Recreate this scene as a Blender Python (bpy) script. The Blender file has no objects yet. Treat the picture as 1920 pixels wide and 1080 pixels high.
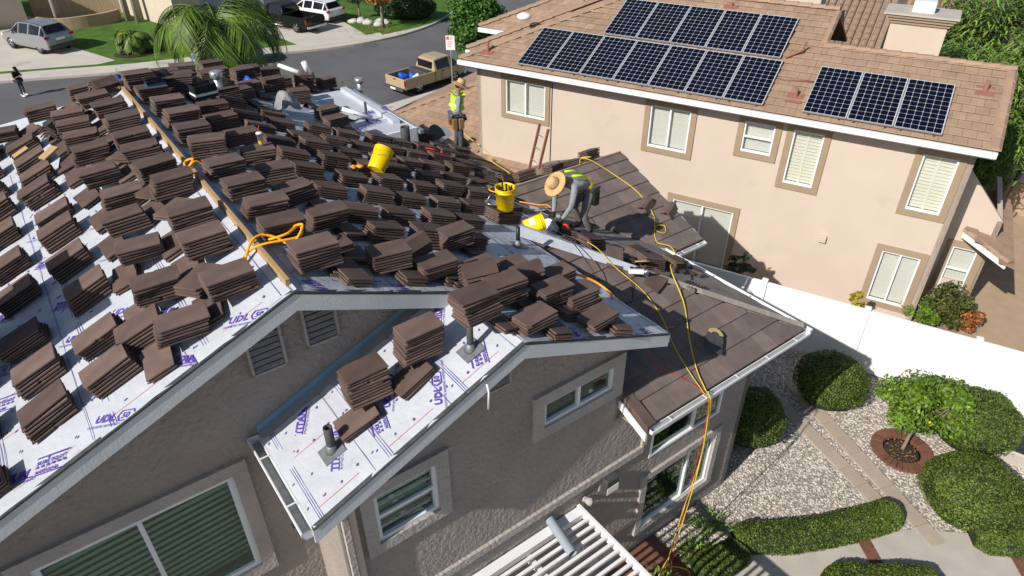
import bpy, bmesh, math, random
import numpy as np
from mathutils import Vector, Matrix, Euler
R = math.radians
random.seed(7); rng = np.random.default_rng(7)
sc = bpy.context.scene
# ------------------------------------------------------------------ camera
CAMZ = 11.25
cd = bpy.data.cameras.new('camera'); cam = bpy.data.objects.new('camera', cd); sc.collection.objects.link(cam)
cam.location = (0, 0, CAMZ); cam.rotation_euler = (R(90 - 34.2035), 0, 0)
cd.sensor_width = 36; cd.lens = 24.0; cd.shift_x = -6 / 1920; cd.clip_end = 2000; cd.clip_start = .1
sc.camera = cam
# ------------------------------------------------------------------ sky, sun, exposure
SUN_AZ, SUN_EL = R(226.0), R(35.8)            # clockwise from +Y
w = bpy.data.worlds.new('World'); sc.world = w; w.use_nodes = True
nt = w.node_tree; bg = nt.nodes['Background']
sk = nt.nodes.new('ShaderNodeTexSky'); sk.sky_type = 'NISHITA'; sk.sun_disc = False
sk.sun_elevation = SUN_EL; sk.sun_rotation = SUN_AZ
nt.links.new(sk.outputs[0], bg.inputs[0]); bg.inputs[1].default_value = .076
sd = bpy.data.lights.new('sun', 'SUN'); sun = bpy.data.objects.new('sun', sd); sc.collection.objects.link(sun)
sd.energy = 4.6; sd.angle = R(.53); sd.color = (1, .945, .87)
to_sun = Vector((math.sin(SUN_AZ) * math.cos(SUN_EL), math.cos(SUN_AZ) * math.cos(SUN_EL), math.sin(SUN_EL)))
sun.rotation_euler = to_sun.to_track_quat('Z', 'Y').to_euler(); sun.location = to_sun * 60
sc.view_settings.view_transform = 'Standard'; sc.view_settings.look = 'None'
sc.view_settings.exposure = 0.2; sc.view_settings.gamma = 1; sc.view_settings.use_curve_mapping = False
sc.cycles.max_bounces = 6
# ------------------------------------------------------------------ helpers
C = sc.collection
def tag(o, label=None, cat=None, group=None, kind=None):
    if label: o['label'] = label
    if cat: o['category'] = cat
    if group: o['group'] = group
    if kind: o['kind'] = kind
    return o
def thing(name, label, cat, mat4=None, group=None, kind=None):
    o = bpy.data.objects.new(name, None); o.empty_display_size = .2; C.objects.link(o)
    if mat4 is not None: o.matrix_world = mat4
    return tag(o, label, cat, group, kind)
def link(name, mesh, parent=None, mat4=None):
    o = bpy.data.objects.new(name, mesh); C.objects.link(o)
    if parent is not None: o.parent = parent
    if mat4 is not None:
        if parent is None: o.matrix_world = mat4
        else: o.matrix_local = mat4
    return o
def T(x, y, z): return Matrix.Translation((x, y, z))
def RZ(a): return Matrix.Rotation(a, 4, 'Z')
def RX(a): return Matrix.Rotation(a, 4, 'X')
def RY(a): return Matrix.Rotation(a, 4, 'Y')
class B:
    """collects shapes, becomes ONE mesh"""
    def __init__(s): s.v = []; s.f = []; s.m = []; s.mi = 0; s.sm = []; s.smooth = False
    def add(s, vs, fs, M=None):
        n = len(s.v)
        if M is not None: vs = [M @ Vector(p) for p in vs]
        s.v += [tuple(p) for p in vs]
        s.f += [tuple(i + n for i in f) for f in fs]; s.m += [s.mi] * len(fs); s.sm += [s.smooth] * len(fs)
        return s
    def box(s, a, b, M=None):
        x0, y0, z0 = a; x1, y1, z1 = b
        return s.add([(x0,y0,z0),(x1,y0,z0),(x1,y1,z0),(x0,y1,z0),(x0,y0,z1),(x1,y0,z1),(x1,y1,z1),(x0,y1,z1)],
                     [(3,2,1,0),(4,5,6,7),(0,1,5,4),(1,2,6,5),(2,3,7,6),(3,0,4,7)], M)
    def cbox(s, a, b, c=.01, M=None):
        """box with chamfered top and vertical edges"""
        x0,y0,z0=a; x1,y1,z1=b
        return s.prism([(x0+c,y0),(x1-c,y0),(x1,y0+c),(x1,y1-c),(x1-c,y1),(x0+c,y1),(x0,y1-c),(x0,y0+c)], z0, z1, M, inset=c)
    def prism(s, poly, z0, z1, M=None, inset=0):
        n = len(poly)
        cx = sum(p[0] for p in poly)/n; cy = sum(p[1] for p in poly)/n
        vs = [(x, y, z0) for x, y in poly]
        if inset:
            vs += [(x, y, z1-inset) for x, y in poly]
            vs += [(x+(inset if x<cx else -inset), y+(inset if y<cy else -inset), z1) for x, y in poly]; L = 3
        else: vs += [(x, y, z1) for x, y in poly]; L = 2
        fs = [tuple(range(n-1, -1, -1)), tuple(range((L-1)*n, L*n))]
        for k in range(L-1):
            fs += [(k*n+i, k*n+(i+1)%n, (k+1)*n+(i+1)%n, (k+1)*n+i) for i in range(n)]
        return s.add(vs, fs, M)
    def slab(s, pts, off):
        """planar polygon pts (3d, ccw from outside) thickened by vector -off"""
        n = len(pts); o = Vector(off)
        vs = [Vector(p) for p in pts] + [Vector(p) - o for p in pts]
        fs = [tuple(range(n)), tuple(range(2*n-1, n-1, -1))] + [(i, i+n, (i+1)%n+n, (i+1)%n) for i in range(n)]
        return s.add(vs, fs)
    def quad(s, a, b, c, d): return s.add([a, b, c, d], [(0, 1, 2, 3)])
    def tube(s, pts, r, n=8, cap=True):
        pts = [Vector(p) for p in pts]; k = len(pts)
        rs = r if isinstance(r, (list, tuple)) else [r]*k
        vs = []; up = Vector((0, 0, 1)); prev = None
        for i, p in enumerate(pts):
            d = (pts[min(i+1, k-1)] - pts[max(i-1, 0)]).normalized()
            if prev is None:
                a = d.cross(up if abs(d.z) < .9 else Vector((1, 0, 0))).normalized()
            else:
                a = (prev - d * prev.dot(d)); a = a.normalized() if a.length > 1e-6 else d.orthogonal().normalized()
            prev = a; b = d.cross(a)
            vs += [p + (a*math.cos(2*math.pi*j/n) + b*math.sin(2*math.pi*j/n))*rs[i] for j in range(n)]
        fs = [(i*n+j, i*n+(j+1)%n, (i+1)*n+(j+1)%n, (i+1)*n+j) for i in range(k-1) for j in range(n)]
        if cap: fs += [tuple(range(n-1, -1, -1)), tuple(range((k-1)*n, k*n))]
        sm = s.smooth; s.smooth = True; s.add(vs, fs); s.smooth = sm
        return s
    def lathe(s, prof, n=20, M=None, cap=True):
        vs = [(r*math.cos(2*math.pi*j/n), r*math.sin(2*math.pi*j/n), z) for r, z in prof for j in range(n)]; k = len(prof)
        fs = [(i*n+j, i*n+(j+1)%n, (i+1)*n+(j+1)%n, (i+1)*n+j) for i in range(k-1) for j in range(n)]
        if cap: fs += [tuple(range(n-1, -1, -1)), tuple(range((k-1)*n, k*n))]
        sm = s.smooth; s.smooth = True; s.add(vs, fs, M); s.smooth = sm
        return s
    def ball(s, c, r, n=10, m=6, M=None):
        rx, ry, rz = r if isinstance(r, (tuple, list)) else (r, r, r)
        vs = []; fs = []
        for i in range(m+1):
            a = -math.pi/2 + math.pi*i/m
            for j in range(n):
                t = 2*math.pi*j/n; vs.append((c[0]+rx*math.cos(a)*math.cos(t), c[1]+ry*math.cos(a)*math.sin(t), c[2]+rz*math.sin(a)))
        fs = [(i*n+j, i*n+(j+1)%n, (i+1)*n+(j+1)%n, (i+1)*n+j) for i in range(m) for j in range(n)]
        sm = s.smooth; s.smooth = True; s.add(vs, fs, M); s.smooth = sm
        return s
    def mesh(s, name, mats):
        me = bpy.data.meshes.new(name); me.from_pydata(s.v, [], s.f)
        for m in (mats if isinstance(mats, (list, tuple)) else [mats]): me.materials.append(m)
        me.polygons.foreach_set('material_index', s.m); me.polygons.foreach_set('use_smooth', s.sm); me.update()
        return me
    def build(s, name, mats, parent=None, mat4=None): return link(name, s.mesh(name, mats), parent, mat4)
def npmesh(name, verts, faces, mats, smooth=False):
    """big meshes of equal-sized faces from numpy arrays"""
    me = bpy.data.meshes.new(name); verts = np.asarray(verts, np.float32); faces = np.asarray(faces, np.int32)
    k = faces.shape[1]
    me.vertices.add(len(verts)); me.vertices.foreach_set('co', verts.ravel())
    me.loops.add(faces.size); me.loops.foreach_set('vertex_index', faces.ravel())
    me.polygons.add(len(faces)); me.polygons.foreach_set('loop_start', np.arange(len(faces), dtype=np.int32)*k)
    me.polygons.foreach_set('loop_total', np.full(len(faces), k, np.int32))
    if smooth: me.polygons.foreach_set('use_smooth', np.ones(len(faces), bool))
    for m in (mats if isinstance(mats, (list, tuple)) else [mats]): me.materials.append(m)
    me.update(calc_edges=True); me.validate()
    return me
def copy_tree(root, mat4, **props):
    r = root.copy(); C.objects.link(r); r.matrix_world = mat4
    for k, v in props.items(): r[k] = v
    for ch in root.children:
        c = ch.copy(); C.objects.link(c); c.parent = r
        for g in ch.children:
            d = g.copy(); C.objects.link(d); d.parent = c
    return r
# ------------------------------------------------------------------ materials
MT = {}
def mat(name, col, rough=.7, var=0, scale=6., col2=None, bump=0, bscale=60., rnd=0, metal=0, spec=.4, trans=0, island=0, detail=4, bdist=.02, stretch=None, dirt=None):
    m = bpy.data.materials.new(name); m.use_nodes = True; n = m.node_tree; b = n.nodes['Principled BSDF']
    b.inputs['Roughness'].default_value = rough; b.inputs['Metallic'].default_value = metal
    b.inputs['Specular IOR Level'].default_value = spec
    if trans: b.inputs['Transmission Weight'].default_value = trans
    c = (*col, 1); b.inputs['Base Color'].default_value = c
    src = None
    def co():
        t = n.nodes.new('ShaderNodeTexCoord')
        if stretch:
            mp = n.nodes.new('ShaderNodeMapping'); mp.inputs['Scale'].default_value = stretch
            n.links.new(t.outputs['Object'], mp.inputs[0]); return mp.outputs[0]
        return t.outputs['Object']
    if var or col2:
        tx = n.nodes.new('ShaderNodeTexNoise'); tx.inputs['Scale'].default_value = scale; tx.inputs['Detail'].default_value = detail
        n.links.new(co(), tx.inputs['Vector'])
        rp = n.nodes.new('ShaderNodeValToRGB'); rp.color_ramp.elements[0].position = .3; rp.color_ramp.elements[1].position = .7
        c2 = (*col2, 1) if col2 else tuple(min(1, x*(1+var)) for x in col) + (1,)
        c1 = c if col2 else tuple(x*(1-var) for x in col) + (1,)
        rp.color_ramp.elements[0].color = c1; rp.color_ramp.elements[1].color = c2
        n.links.new(tx.outputs['Fac'], rp.inputs[0]); src = rp.outputs[0]
    if dirt:
        tx = n.nodes.new('ShaderNodeTexNoise'); tx.inputs['Scale'].default_value = dirt[1]; tx.inputs['Detail'].default_value = 8; tx.inputs['Roughness'].default_value = .7
        n.links.new(co(), tx.inputs['Vector'])
        rp = n.nodes.new('ShaderNodeValToRGB'); rp.color_ramp.elements[0].position = dirt[2]; rp.color_ramp.elements[1].position = dirt[2]+.12
        n.links.new(tx.outputs['Fac'], rp.inputs[0])
        mx = n.nodes.new('ShaderNodeMix'); mx.data_type = 'RGBA'
        n.links.new(rp.outputs[0], mx.inputs[0])
        if src: n.links.new(src, mx.inputs[6])
        else: mx.inputs[6].default_value = c
        mx.inputs[7].default_value = (*dirt[0], 1); src = mx.outputs[2]
    if rnd or island:
        if rnd: oi = n.nodes.new('ShaderNodeObjectInfo'); ro = oi.outputs['Random']
        else: oi = n.nodes.new('ShaderNodeNewGeometry'); ro = oi.outputs['Random Per Island']
        a = rnd or island
        mr = n.nodes.new('ShaderNodeMapRange'); mr.inputs[3].default_value = 1-a; mr.inputs[4].default_value = 1+a
        n.links.new(ro, mr.inputs[0])
        hs = n.nodes.new('ShaderNodeHueSaturation'); n.links.new(mr.outputs[0], hs.inputs['Value'])
        if src: n.links.new(src, hs.inputs['Color'])
        else: hs.inputs['Color'].default_value = c
        src = hs.outputs[0]
    if src: n.links.new(src, b.inputs['Base Color'])
    if bump:
        tx = n.nodes.new('ShaderNodeTexNoise'); tx.inputs['Scale'].default_value = bscale; tx.inputs['Detail'].default_value = 5
        n.links.new(co(), tx.inputs['Vector'])
        bp = n.nodes.new('ShaderNodeBump'); bp.inputs['Strength'].default_value = bump; bp.inputs['Distance'].default_value = bdist
        n.links.new(tx.outputs['Fac'], bp.inputs['Height']); n.links.new(bp.outputs[0], b.inputs['Normal'])
    MT[name] = m; return m
mat('stucco', (.325, .29, .262), .95, .10, 1.3, bump=1.0, bscale=15, bdist=.05, spec=.15, dirt=((.26, .23, .21), 1.1, .60))
mat('stucco_trim', (.42, .385, .355), .95, .08, 2, bump=.9, bscale=18, bdist=.04, spec=.15)
mat('nb_stucco', (.56, .468, .392), .95, .04, .8, bump=.25, bscale=45, spec=.1, dirt=((.51, .435, .36), .7, .58))
mat('nb_trim', (.33, .25, .17), .9, .05, 3, spec=.15)
mat('white_paint', (.76, .77, .78), .55, .05, 2, dirt=((.50, .47, .42), 7, .68))
mat('fascia_paint', (.56, .58, .60), .7, .06, 3, dirt=((.10, .09, .08), 9, .66), bump=.15, bscale=40)
mat('vinyl', (.82, .82, .82), .45)
mat('underlay', (.50, .525, .575), .5, .06, 2.2, bump=.55, bscale=6, bdist=.03, dirt=((.40, .385, .39), 2.6, .60))
mat('print', (.10, .055, .36), .6)
mat('print_red', (.6, .08, .06), .6)
mat('print_line', (.09, .08, .30), .6)
mat('tile', (.125, .086, .073), .88, .18, 4, rnd=.26, bump=.25, bscale=90, bdist=.004, spec=.25, dirt=((.20, .16, .14), 30, .72))
mat('tile_laid', (.165, .130, .117), .88, .16, 4, rnd=.15, bump=.25, bscale=90, bdist=.004, spec=.25, dirt=((.25, .21, .19), 14, .70))
mat('nb_tile', (.345, .238, .168), .9, .10, 3, rnd=.07, bump=.2, bscale=60, bdist=.005, spec=.15)
mat('back_tile', (.26, .18, .13), .9, .2, 5, rnd=.2, island=0, bump=.2, bscale=40)
mat('wood', (.42, .27, .13), .8, .2, 5, stretch=(1, 12, 12), bump=.1)
mat('wood_grey', (.30, .24, .18), .85, .2, 6)
mat('galv', (.42, .45, .47), .4, .12, 8, metal=.6)
mat('galv_blue', (.25, .42, .55), .4, .1, 8, metal=.2)
mat('gutter_in', (.36, .37, .36), .8, .2, 12, dirt=((.15, .13, .11), 14, .62))
mat('lead', (.055, .055, .058), .7, .3, 14)
mat('dark', (.012, .012, .014), .6)
mat('black_plastic', (.018, .018, .02), .45)
mat('black_cloth', (.012, .012, .014), .95, bump=.4, bscale=18)
mat('grey_cloth', (.27, .28, .29), .95, .14, 8, bump=.9, bscale=13, bdist=.03)
mat('denim', (.075, .085, .10), .95, .2, 12, bump=.3, bscale=30)
mat('pants_grey', (.17, .16, .15), .95, .15, 12, bump=.3, bscale=30)
mat('hivis', (.55, .85, .03), .7)
mat('reflect', (.55, .6, .62), .4)
mat('skin', (.32, .17, .105), .6)
mat('straw', (.56, .37, .17), .85, .12, 30, bump=.5, bscale=120, bdist=.004)
mat('straw_band', (.25, .13, .05), .85)
mat('bucket', (.85, .58, .0), .42, .04, 6, dirt=((.55, .40, .10), 9, .66))
mat('orange_rope', (.95, .42, .01), .6, bump=.6, bscale=160, bdist=.006)
mat('yellow_hose', (.62, .47, .05), .5, .15, 3)
mat('orange_cord', (.85, .35, .03), .5)
mat('red_plastic', (.6, .03, .025), .45)
mat('teal_plastic', (.02, .18, .16), .4)
mat('blue_plastic', (.02, .10, .55), .45, .1, 20, bump=.4, bscale=12)
mat('steel', (.6, .6, .6), .3, metal=.9)
mat('white_plastic', (.8, .8, .8), .4)
mat('card', (.45, .30, .16), .9, .08, 6)
mat('glass', (.012, .022, .02), .03, spec=.9)
mat('glass_green', (.02, .045, .03), .03, spec=.9)
mat('blind', (.74, .74, .70), .6)
mat('shutter', (.84, .81, .71), .5)
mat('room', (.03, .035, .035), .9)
mat('concrete', (.46, .42, .37), .9, .07, 2.5, bump=.15, bscale=60)
mat('walk', (.52, .48, .42), .9, .07, .6, bump=.1, bscale=30, dirt=((.30, .27, .24), .35, .62))
mat('asphalt', (.115, .115, .118), .93, .14, .35, bump=.3, bscale=50, dirt=((.085, .085, .088), .22, .56), detail=8)
mat('paver', (.40, .335, .265), .92, .06, 4, rnd=.05, bump=.15, bscale=80)
mat('brick', (.17, .075, .05), .9, .15, 10, rnd=.15, bump=.2, bscale=60)
mat('soil', (.035, .025, .02), .98, .4, 20, bump=.6, bscale=30)
mat('gravel_base', (.30, .28, .25), .95, .2, 14, bump=.8, bscale=40)
mat('pebble', (.46, .415, .36), .85, island=.6)
mat('mulch', (.32, .24, .16), .95, .3, 12, bump=.7, bscale=40)
mat('lawn', (.065, .145, .012), .95, .35, 1.2, bump=.9, bscale=30, bdist=.05, detail=8)
mat('ground', (.14, .12, .085), .95, .2, .2)
mat('sandy', (.42, .30, .20), .95, .08, 3, bump=.3, bscale=60)
for nm, c, a in (('leaf_hedge', (.082, .122, .017), .55), ('leaf_dark', (.02, .05, .012), .4), ('leaf_citrus', (.10, .18, .016), .5),
                 ('leaf_tree', (.05, .13, .014), .5), ('leaf_palm', (.085, .15, .018), .5), ('leaf_yellow', (.30, .24, .02), .4),
                 ('leaf_bamboo', (.15, .25, .045), .55), ('leaf_nandina', (.075, .09, .02), .5), ('leaf_red', (.30, .11, .03), .4), ('leaf_litter', (.34, .17, .04), .5)):
    m = mat(nm, c, .5, .32, 2.6, island=a, spec=.35)
    m.node_tree.nodes['Principled BSDF'].inputs['Subsurface Weight'].default_value = 0
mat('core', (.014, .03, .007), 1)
mat('bark', (.22, .18, .15), .95, .25, 8, bump=.8, bscale=20)
mat('palm_bark', (.34, .30, .26), .95, .2, 6, stretch=(1, 1, 6), bump=.6, bscale=9)
mat('lemon', (.8, .62, .02), .5)
mat('car_silver', (.34, .36, .38), .25, metal=.55)
mat('car_black', (.008, .008, .010), .12, spec=.7)
mat('car_white', (.75, .75, .76), .2)
mat('car_tan', (.40, .31, .19), .35, .03, 2)
mat('car_blue', (.015, .05, .16), .2)
mat('tyre', (.012, .012, .013), .85)
mat('rim', (.5, .5, .52), .3, metal=.8)
mat('tail', (.35, .012, .012), .3)
mat('solar_cell', (.003, .005, .016), .35, spec=.10)
mat('solar_back', (.50, .52, .54), .5)
mat('alu', (.36, .37, .38), .4, metal=.3)
mat('vent_red', (.26, .115, .08), .85)
mat('garage', (.30, .33, .38), .7)
mat('far_wall', (.55, .47, .38), .9, .05, 1)
mat('fence_wood', (.42, .30, .20), .9, .2, 2, stretch=(8, 8, .6))
mat('rock', (.5, .48, .45), .9, .2, 5, bump=.5, bscale=10)
mat('sign_face', (.8, .78, .78), .5)
mat('old_felt', (.23, .205, .185), .95, .15, 2.5, bump=.4, bscale=8, dirt=((.38, .34, .30), 2.2, .58))
mat('flash_grey', (.20, .21, .22), .5, .2, 10, metal=.3)
# glass: thin pane that reflects the sky and lets the room behind show
def glassmat(name, tint):
    m = bpy.data.materials.new(name); m.use_nodes = True; n = m.node_tree; n.nodes.clear()
    o = n.nodes.new('ShaderNodeOutputMaterial'); mx = n.nodes.new('ShaderNodeMixShader'); t = n.nodes.new('ShaderNodeBsdfTransparent')
    g = n.nodes.new('ShaderNodeBsdfGlossy'); lw = n.nodes.new('ShaderNodeLayerWeight'); pw = n.nodes.new('ShaderNodeMath'); pw.operation = 'POWER'; pw.inputs[1].default_value = 4.; f = n.nodes.new('ShaderNodeMath'); f.operation = 'MULTIPLY_ADD'; f.inputs[1].default_value = .75; f.inputs[2].default_value = .07; n.links.new(lw.outputs['Facing'], pw.inputs[0]); n.links.new(pw.outputs[0], f.inputs[0])
    t.inputs[0].default_value = (*tint, 1); g.inputs['Roughness'].default_value = .015
    n.links.new(f.outputs[0], mx.inputs[0]); n.links.new(t.outputs[0], mx.inputs[1]); n.links.new(g.outputs[0], mx.inputs[2]); n.links.new(mx.outputs[0], o.inputs[0])
    MT[name] = m
glassmat('pane', (.62, .78, .72)); glassmat('pane_clear', (.95, .96, .95)); glassmat('film', (.9, .92, .95))
from mathutils.geometry import tessellate_polygon
def wall(name, parent, M, outer, holes, depth, m, flip=False):
    """flat wall with rectangular openings; 2d x along, y up, local +z outward; reveals 'depth' deep"""
    loops = [[Vector((x, y, 0)) for x, y in outer]] + [[Vector((x0, y0, 0)), Vector((x1, y0, 0)), Vector((x1, y1, 0)), Vector((x0, y1, 0))] for x0, y0, x1, y1 in holes]
    tris = tessellate_polygon(loops); pts = [p for l in loops for p in l]; b = B()
    fs = []
    for t in tris:
        a, c, d = [pts[i] for i in t]
        fs.append(t if (c-a).cross(d-a).z > 0 else t[::-1])
    b.add(pts, fs, M)
    for k, l in enumerate(loops):
        n = len(l)
        for i in range(n):
            a, c = l[i], l[(i+1) % n]; dz = Vector((0, 0, -depth))
            b.add([a, c, c+dz, a+dz] if k == 0 else [c, a, a+dz, c+dz], [(0, 3, 2, 1)] if k == 0 else [(0, 3, 2, 1)], M)
    return b.build(name, m, parent)
def window(parent, M, x0, y0, x1, y1, trim=.15, tm='stucco_trim', split='v', behind='room', fr=.05, depth=.09, fm='white_paint', pane='pane', name='window', proud=.05, label=None, dead=.5):
    """frame (part) with trim band, panes, and what hangs behind, in wall plane M"""
    f = B(); z0, z1 = -.075, .012
    for a, b2 in (((x0, y0), (x0+fr, y1)), ((x1-fr, y0), (x1, y1)), ((x0+fr, y0), (x1-fr, y0+fr)), ((x0+fr, y1-fr), (x1-fr, y1))):
        f.box((*a, z0), (*b2, z1), M)
    xm, ym = x0+(x1-x0)*dead, y0+(y1-y0)*.5
    cells = []
    if split == 'v':
        f.box((xm-.025, y0+fr, z0+.005), (xm+.025, y1-fr, z1-.006), M); cells = [(x0+fr, y0+fr, xm-.025, y1-fr), (xm+.025, y0+fr, x1-fr, y1-fr)]
    elif split == 'h':
        f.box((x0+fr, ym-.022, z0+.005), (x1-fr, ym+.022, z1-.006), M); cells = [(x0+fr, y0+fr, x1-fr, ym-.022), (x0+fr, ym+.022, x1-fr, y1-fr)]
    else: cells = [(x0+fr, y0+fr, x1-fr, y1-fr)]
    w_ = f.build(name, MT[fm], parent)
    if label: w_['label'] = label
    for i, c in enumerate(cells):
        zz = -.045 + .012*i
        # inner sash rim then pane
        g = B(); g.box((c[0], c[1], zz), (c[2], c[3], zz+.006), M); g.build('pane', MT[pane], w_)
    if trim:
        t = B(); p = proud
        for a, b2 in (((x0-trim, y0-trim), (x0, y1+trim)), ((x1, y0-trim), (x1+trim, y1+trim)), ((x0, y0-trim), (x1, y0)), ((x0, y1), (x1, y1+trim))):
            t.box((*a, -.01), (*b2, p), M)
        t.build('trim', MT[tm], w_)
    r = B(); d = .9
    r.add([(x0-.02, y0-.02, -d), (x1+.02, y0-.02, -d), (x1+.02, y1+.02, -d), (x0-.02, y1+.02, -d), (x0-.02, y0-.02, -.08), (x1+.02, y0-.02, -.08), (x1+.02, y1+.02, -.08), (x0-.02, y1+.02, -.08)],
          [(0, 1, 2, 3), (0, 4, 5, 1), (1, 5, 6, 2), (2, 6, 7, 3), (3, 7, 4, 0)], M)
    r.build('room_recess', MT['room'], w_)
    if behind in ('blind', 'shutter', 'halfblind'):
        s = B(); yy = y0+fr; st = .05 if behind != 'shutter' else .088
        xa, xb = x0+fr*.5, x1-fr*.5
        while yy < y1-fr*.5:
            s.box((xa, yy, -.125), (xb, yy+st*.9, -.118), M @ T(0, 0, 0)); yy += st
        if behind == 'shutter':
            for q in np.linspace(xa, xb, 3): s.box((q-.03, y0+fr*.5, -.116), (q+.03, y1-fr*.5, -.10), M)
        s.build('blind' if behind != 'shutter' else 'shutter', MT['blind' if behind != 'shutter' else 'shutter'], w_)
    return w_
# ================================================================== THE HOUSE BEING RE-ROOFED
HA = R(36.757); HM = RZ(HA)                    # local x = along the gable walls (v), y = along the ridge (u)
P = .4167; TH = math.atan(P)
def zL(v): return 7.4 - P*(1.58-v)
def zR(v): return 7.4 - P*(v-1.58)
def zS(v): return 6.575 - P*(3.56-v)
def zN(u): return 4.08 + P*(u-4.48)
def zW(u): return 3.99 + .4157*(u-7.65)
def HW(u, v, z): return HM @ Vector((v, u, z))
house = thing('house', 'grey stucco house with a half stripped gable roof covered in tile stacks', 'house', HM)
def WU(u): return Matrix(((1, 0, 0, 0), (0, 0, -1, u), (0, 1, 0, 0), (0, 0, 0, 1)))      # wall facing the camera side (-u): x=v
UM, US = 6.22, 4.97
wall('wall', house, WU(UM), [(-4.0, 0), (3.7, 0), (3.7, zR(3.7)-.13), (1.58, 7.27), (-4.0, zL(-4)-.13)], [(-1.49, 3.35, .56, 5.04)], .16, MT['stucco'])
wall('wall', house, WU(US), [(1.3, 0), (9.09, 0), (9.09, 4.0), (5.66, 4.0), (5.66, zR(5.66)-.13), (3.56, 6.44), (1.3, zS(1.3)-.13)],
     [(1.70, 4.22, 2.53, 5.04), (4.16, 4.62, 5.42, 5.05), (6.5, 2.45, 8.3, 3.02), (6.52, .62, 8.34, 1.92)], .14, MT['stucco'])
def WV(v, s=1): return Matrix(((0, 0, s, v), (s, 0, 0, 0), (0, 1, 0, 0), (0, 0, 0, 1)))    # facing +v (s=1): x=u ; s=-1: x=-u
wall('wall', house, WV(1.3, -1), [(-6.22, 0), (-4.97, 0), (-4.97, 5.5), (-6.22, 5.5)], [], .12, MT['stucco'])
wall('wall', house, WV(5.66), [(4.97, 3.9), (9.4, 3.9), (9.4, 5.55), (4.97, 5.55)], [], .12, MT['stucco'])
wall('wall', house, WV(7.95), [(10.4, 0), (20, 0), (20, 4.6), (10.4, 4.6)], [], .12, MT['stucco'])
wall('wall', house, WV(9.09), [(4.97, 0), (10.4, 0), (10.4, 4.15), (4.97, 4.15)], [], .12, MT['stucco'])
wall('wall', house, WU(8.05), [(9.09, 0), (10.28, 0), (10.28, 4.05), (9.09, 4.05)], [], .12, MT['stucco'])
wall('wall', house, WV(10.28), [(8.05, 0), (12.35, 0), (12.35, 4.05), (10.2, 4.93), (8.05, 4.05)], [], .12, MT['stucco'])
wall('wall', house, WV(-3.9, -1), [(-20, 0), (-6.22, 0), (-6.22, zL(-3.9)-.15), (-20, zL(-3.9)-.15)], [], .12, MT['stucco'])
# belt course and corner bands
b = B(); b.box((1.28, US-.05, 2.78), (6.28, US+.01, 2.92)); b.build('belt_course', MT['stucco_trim'], house)
b = B(); b.box((6.24, US-.045, 2.92), (6.34, US+.01, 4.0)); b.build('corner_band', MT['stucco_trim'], house)
# windows
window(house, WU(UM), -1.49, 3.35, .56, 5.04, .17, fr=.075, behind='slat', label='wide sliding window showing green striped light')
window(house, WU(US), 1.70, 4.22, 2.53, 5.04, .16, split='h', behind='slat', fr=.055)
window(house, WU(US), 4.16, 4.62, 5.42, 5.05, .18, behind='', fr=.055)
window(house, WU(US), 6.5, 2.45, 8.3, 3.02, 0, split='v', behind='', fr=.05, dead=.6)
window(house, WU(US), 6.52, .62, 8.34, 1.92, .14, split='v', behind='', fr=.05, dead=.62)
# slanted slats added behind the big window, imitating striped reflections in its glass
bw = [o for o in house.children if o.name.startswith('window')]
s = B()
for k in range(19):
    c = random.uniform(-.012, .012); s.add([(-1.43, UM+.20, 3.30+k*.098+c), (.50, UM+.20, 3.42+k*.098-c), (.50, UM+.20, 3.475+k*.098), (-1.43, UM+.20, 3.352+k*.098)], [(0, 1, 2, 3)])
s.build('blind', MT['blind'], bw[0])  # this blind stands in for the patio lattice mirrored in the pane
s = B()
for k in range(8): s.box((1.76, UM-1.25+.16, 4.28+k*.09), (2.47, UM-1.25+.165, 4.325+k*.09))
s.build('blind', MT['blind'], bw[1])
# attic vents (louvre frames)
def louvre(x0, y0, x1, y1, M):
    f = B()
    for a, c in (((x0, y0), (x0+.03, y1)), ((x1-.03, y0), (x1, y1)), ((x0, y0), (x1, y0+.03)), ((x0, y1-.03), (x1, y1))): f.box((*a, -.01), (*c, .055), M)
    v_ = f.build('attic_vent', MT['stucco_trim'], house)
    k = B(); k.quad((x0, y0, .004), (x1, y0, .004), (x1, y1, .004), (x0, y1, .004)); k.v = [tuple(M @ Vector(p)) for p in k.v]; k.build('vent_back', MT['dark'], v_)
    n = int((y1-y0-.05)/.08)
    for i in range(n):
        l = B(); l.box((0, -.005, 0), (x1-x0-.06, .004, .05), M @ T(x0+.03, y0+.075+i*.08, .006) @ RX(R(40))); l.build('slat', MT['stucco_trim'], v_)
louvre(1.70, 6.37, 2.10, 6.98, WU(UM)); louvre(1.06, 6.27, 1.46, 6.86, WU(UM)); louvre(3.18, 5.72, 3.62, 6.16, WU(US))
b = B(); b.box((-2.45, 7.55, 4.5), (-1.72, 8.75, 7.95)); b.box((-2.53, 7.47, 7.95), (-1.64, 8.83, 8.07)); b.build('chimney', MT['stucco'], house)
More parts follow.
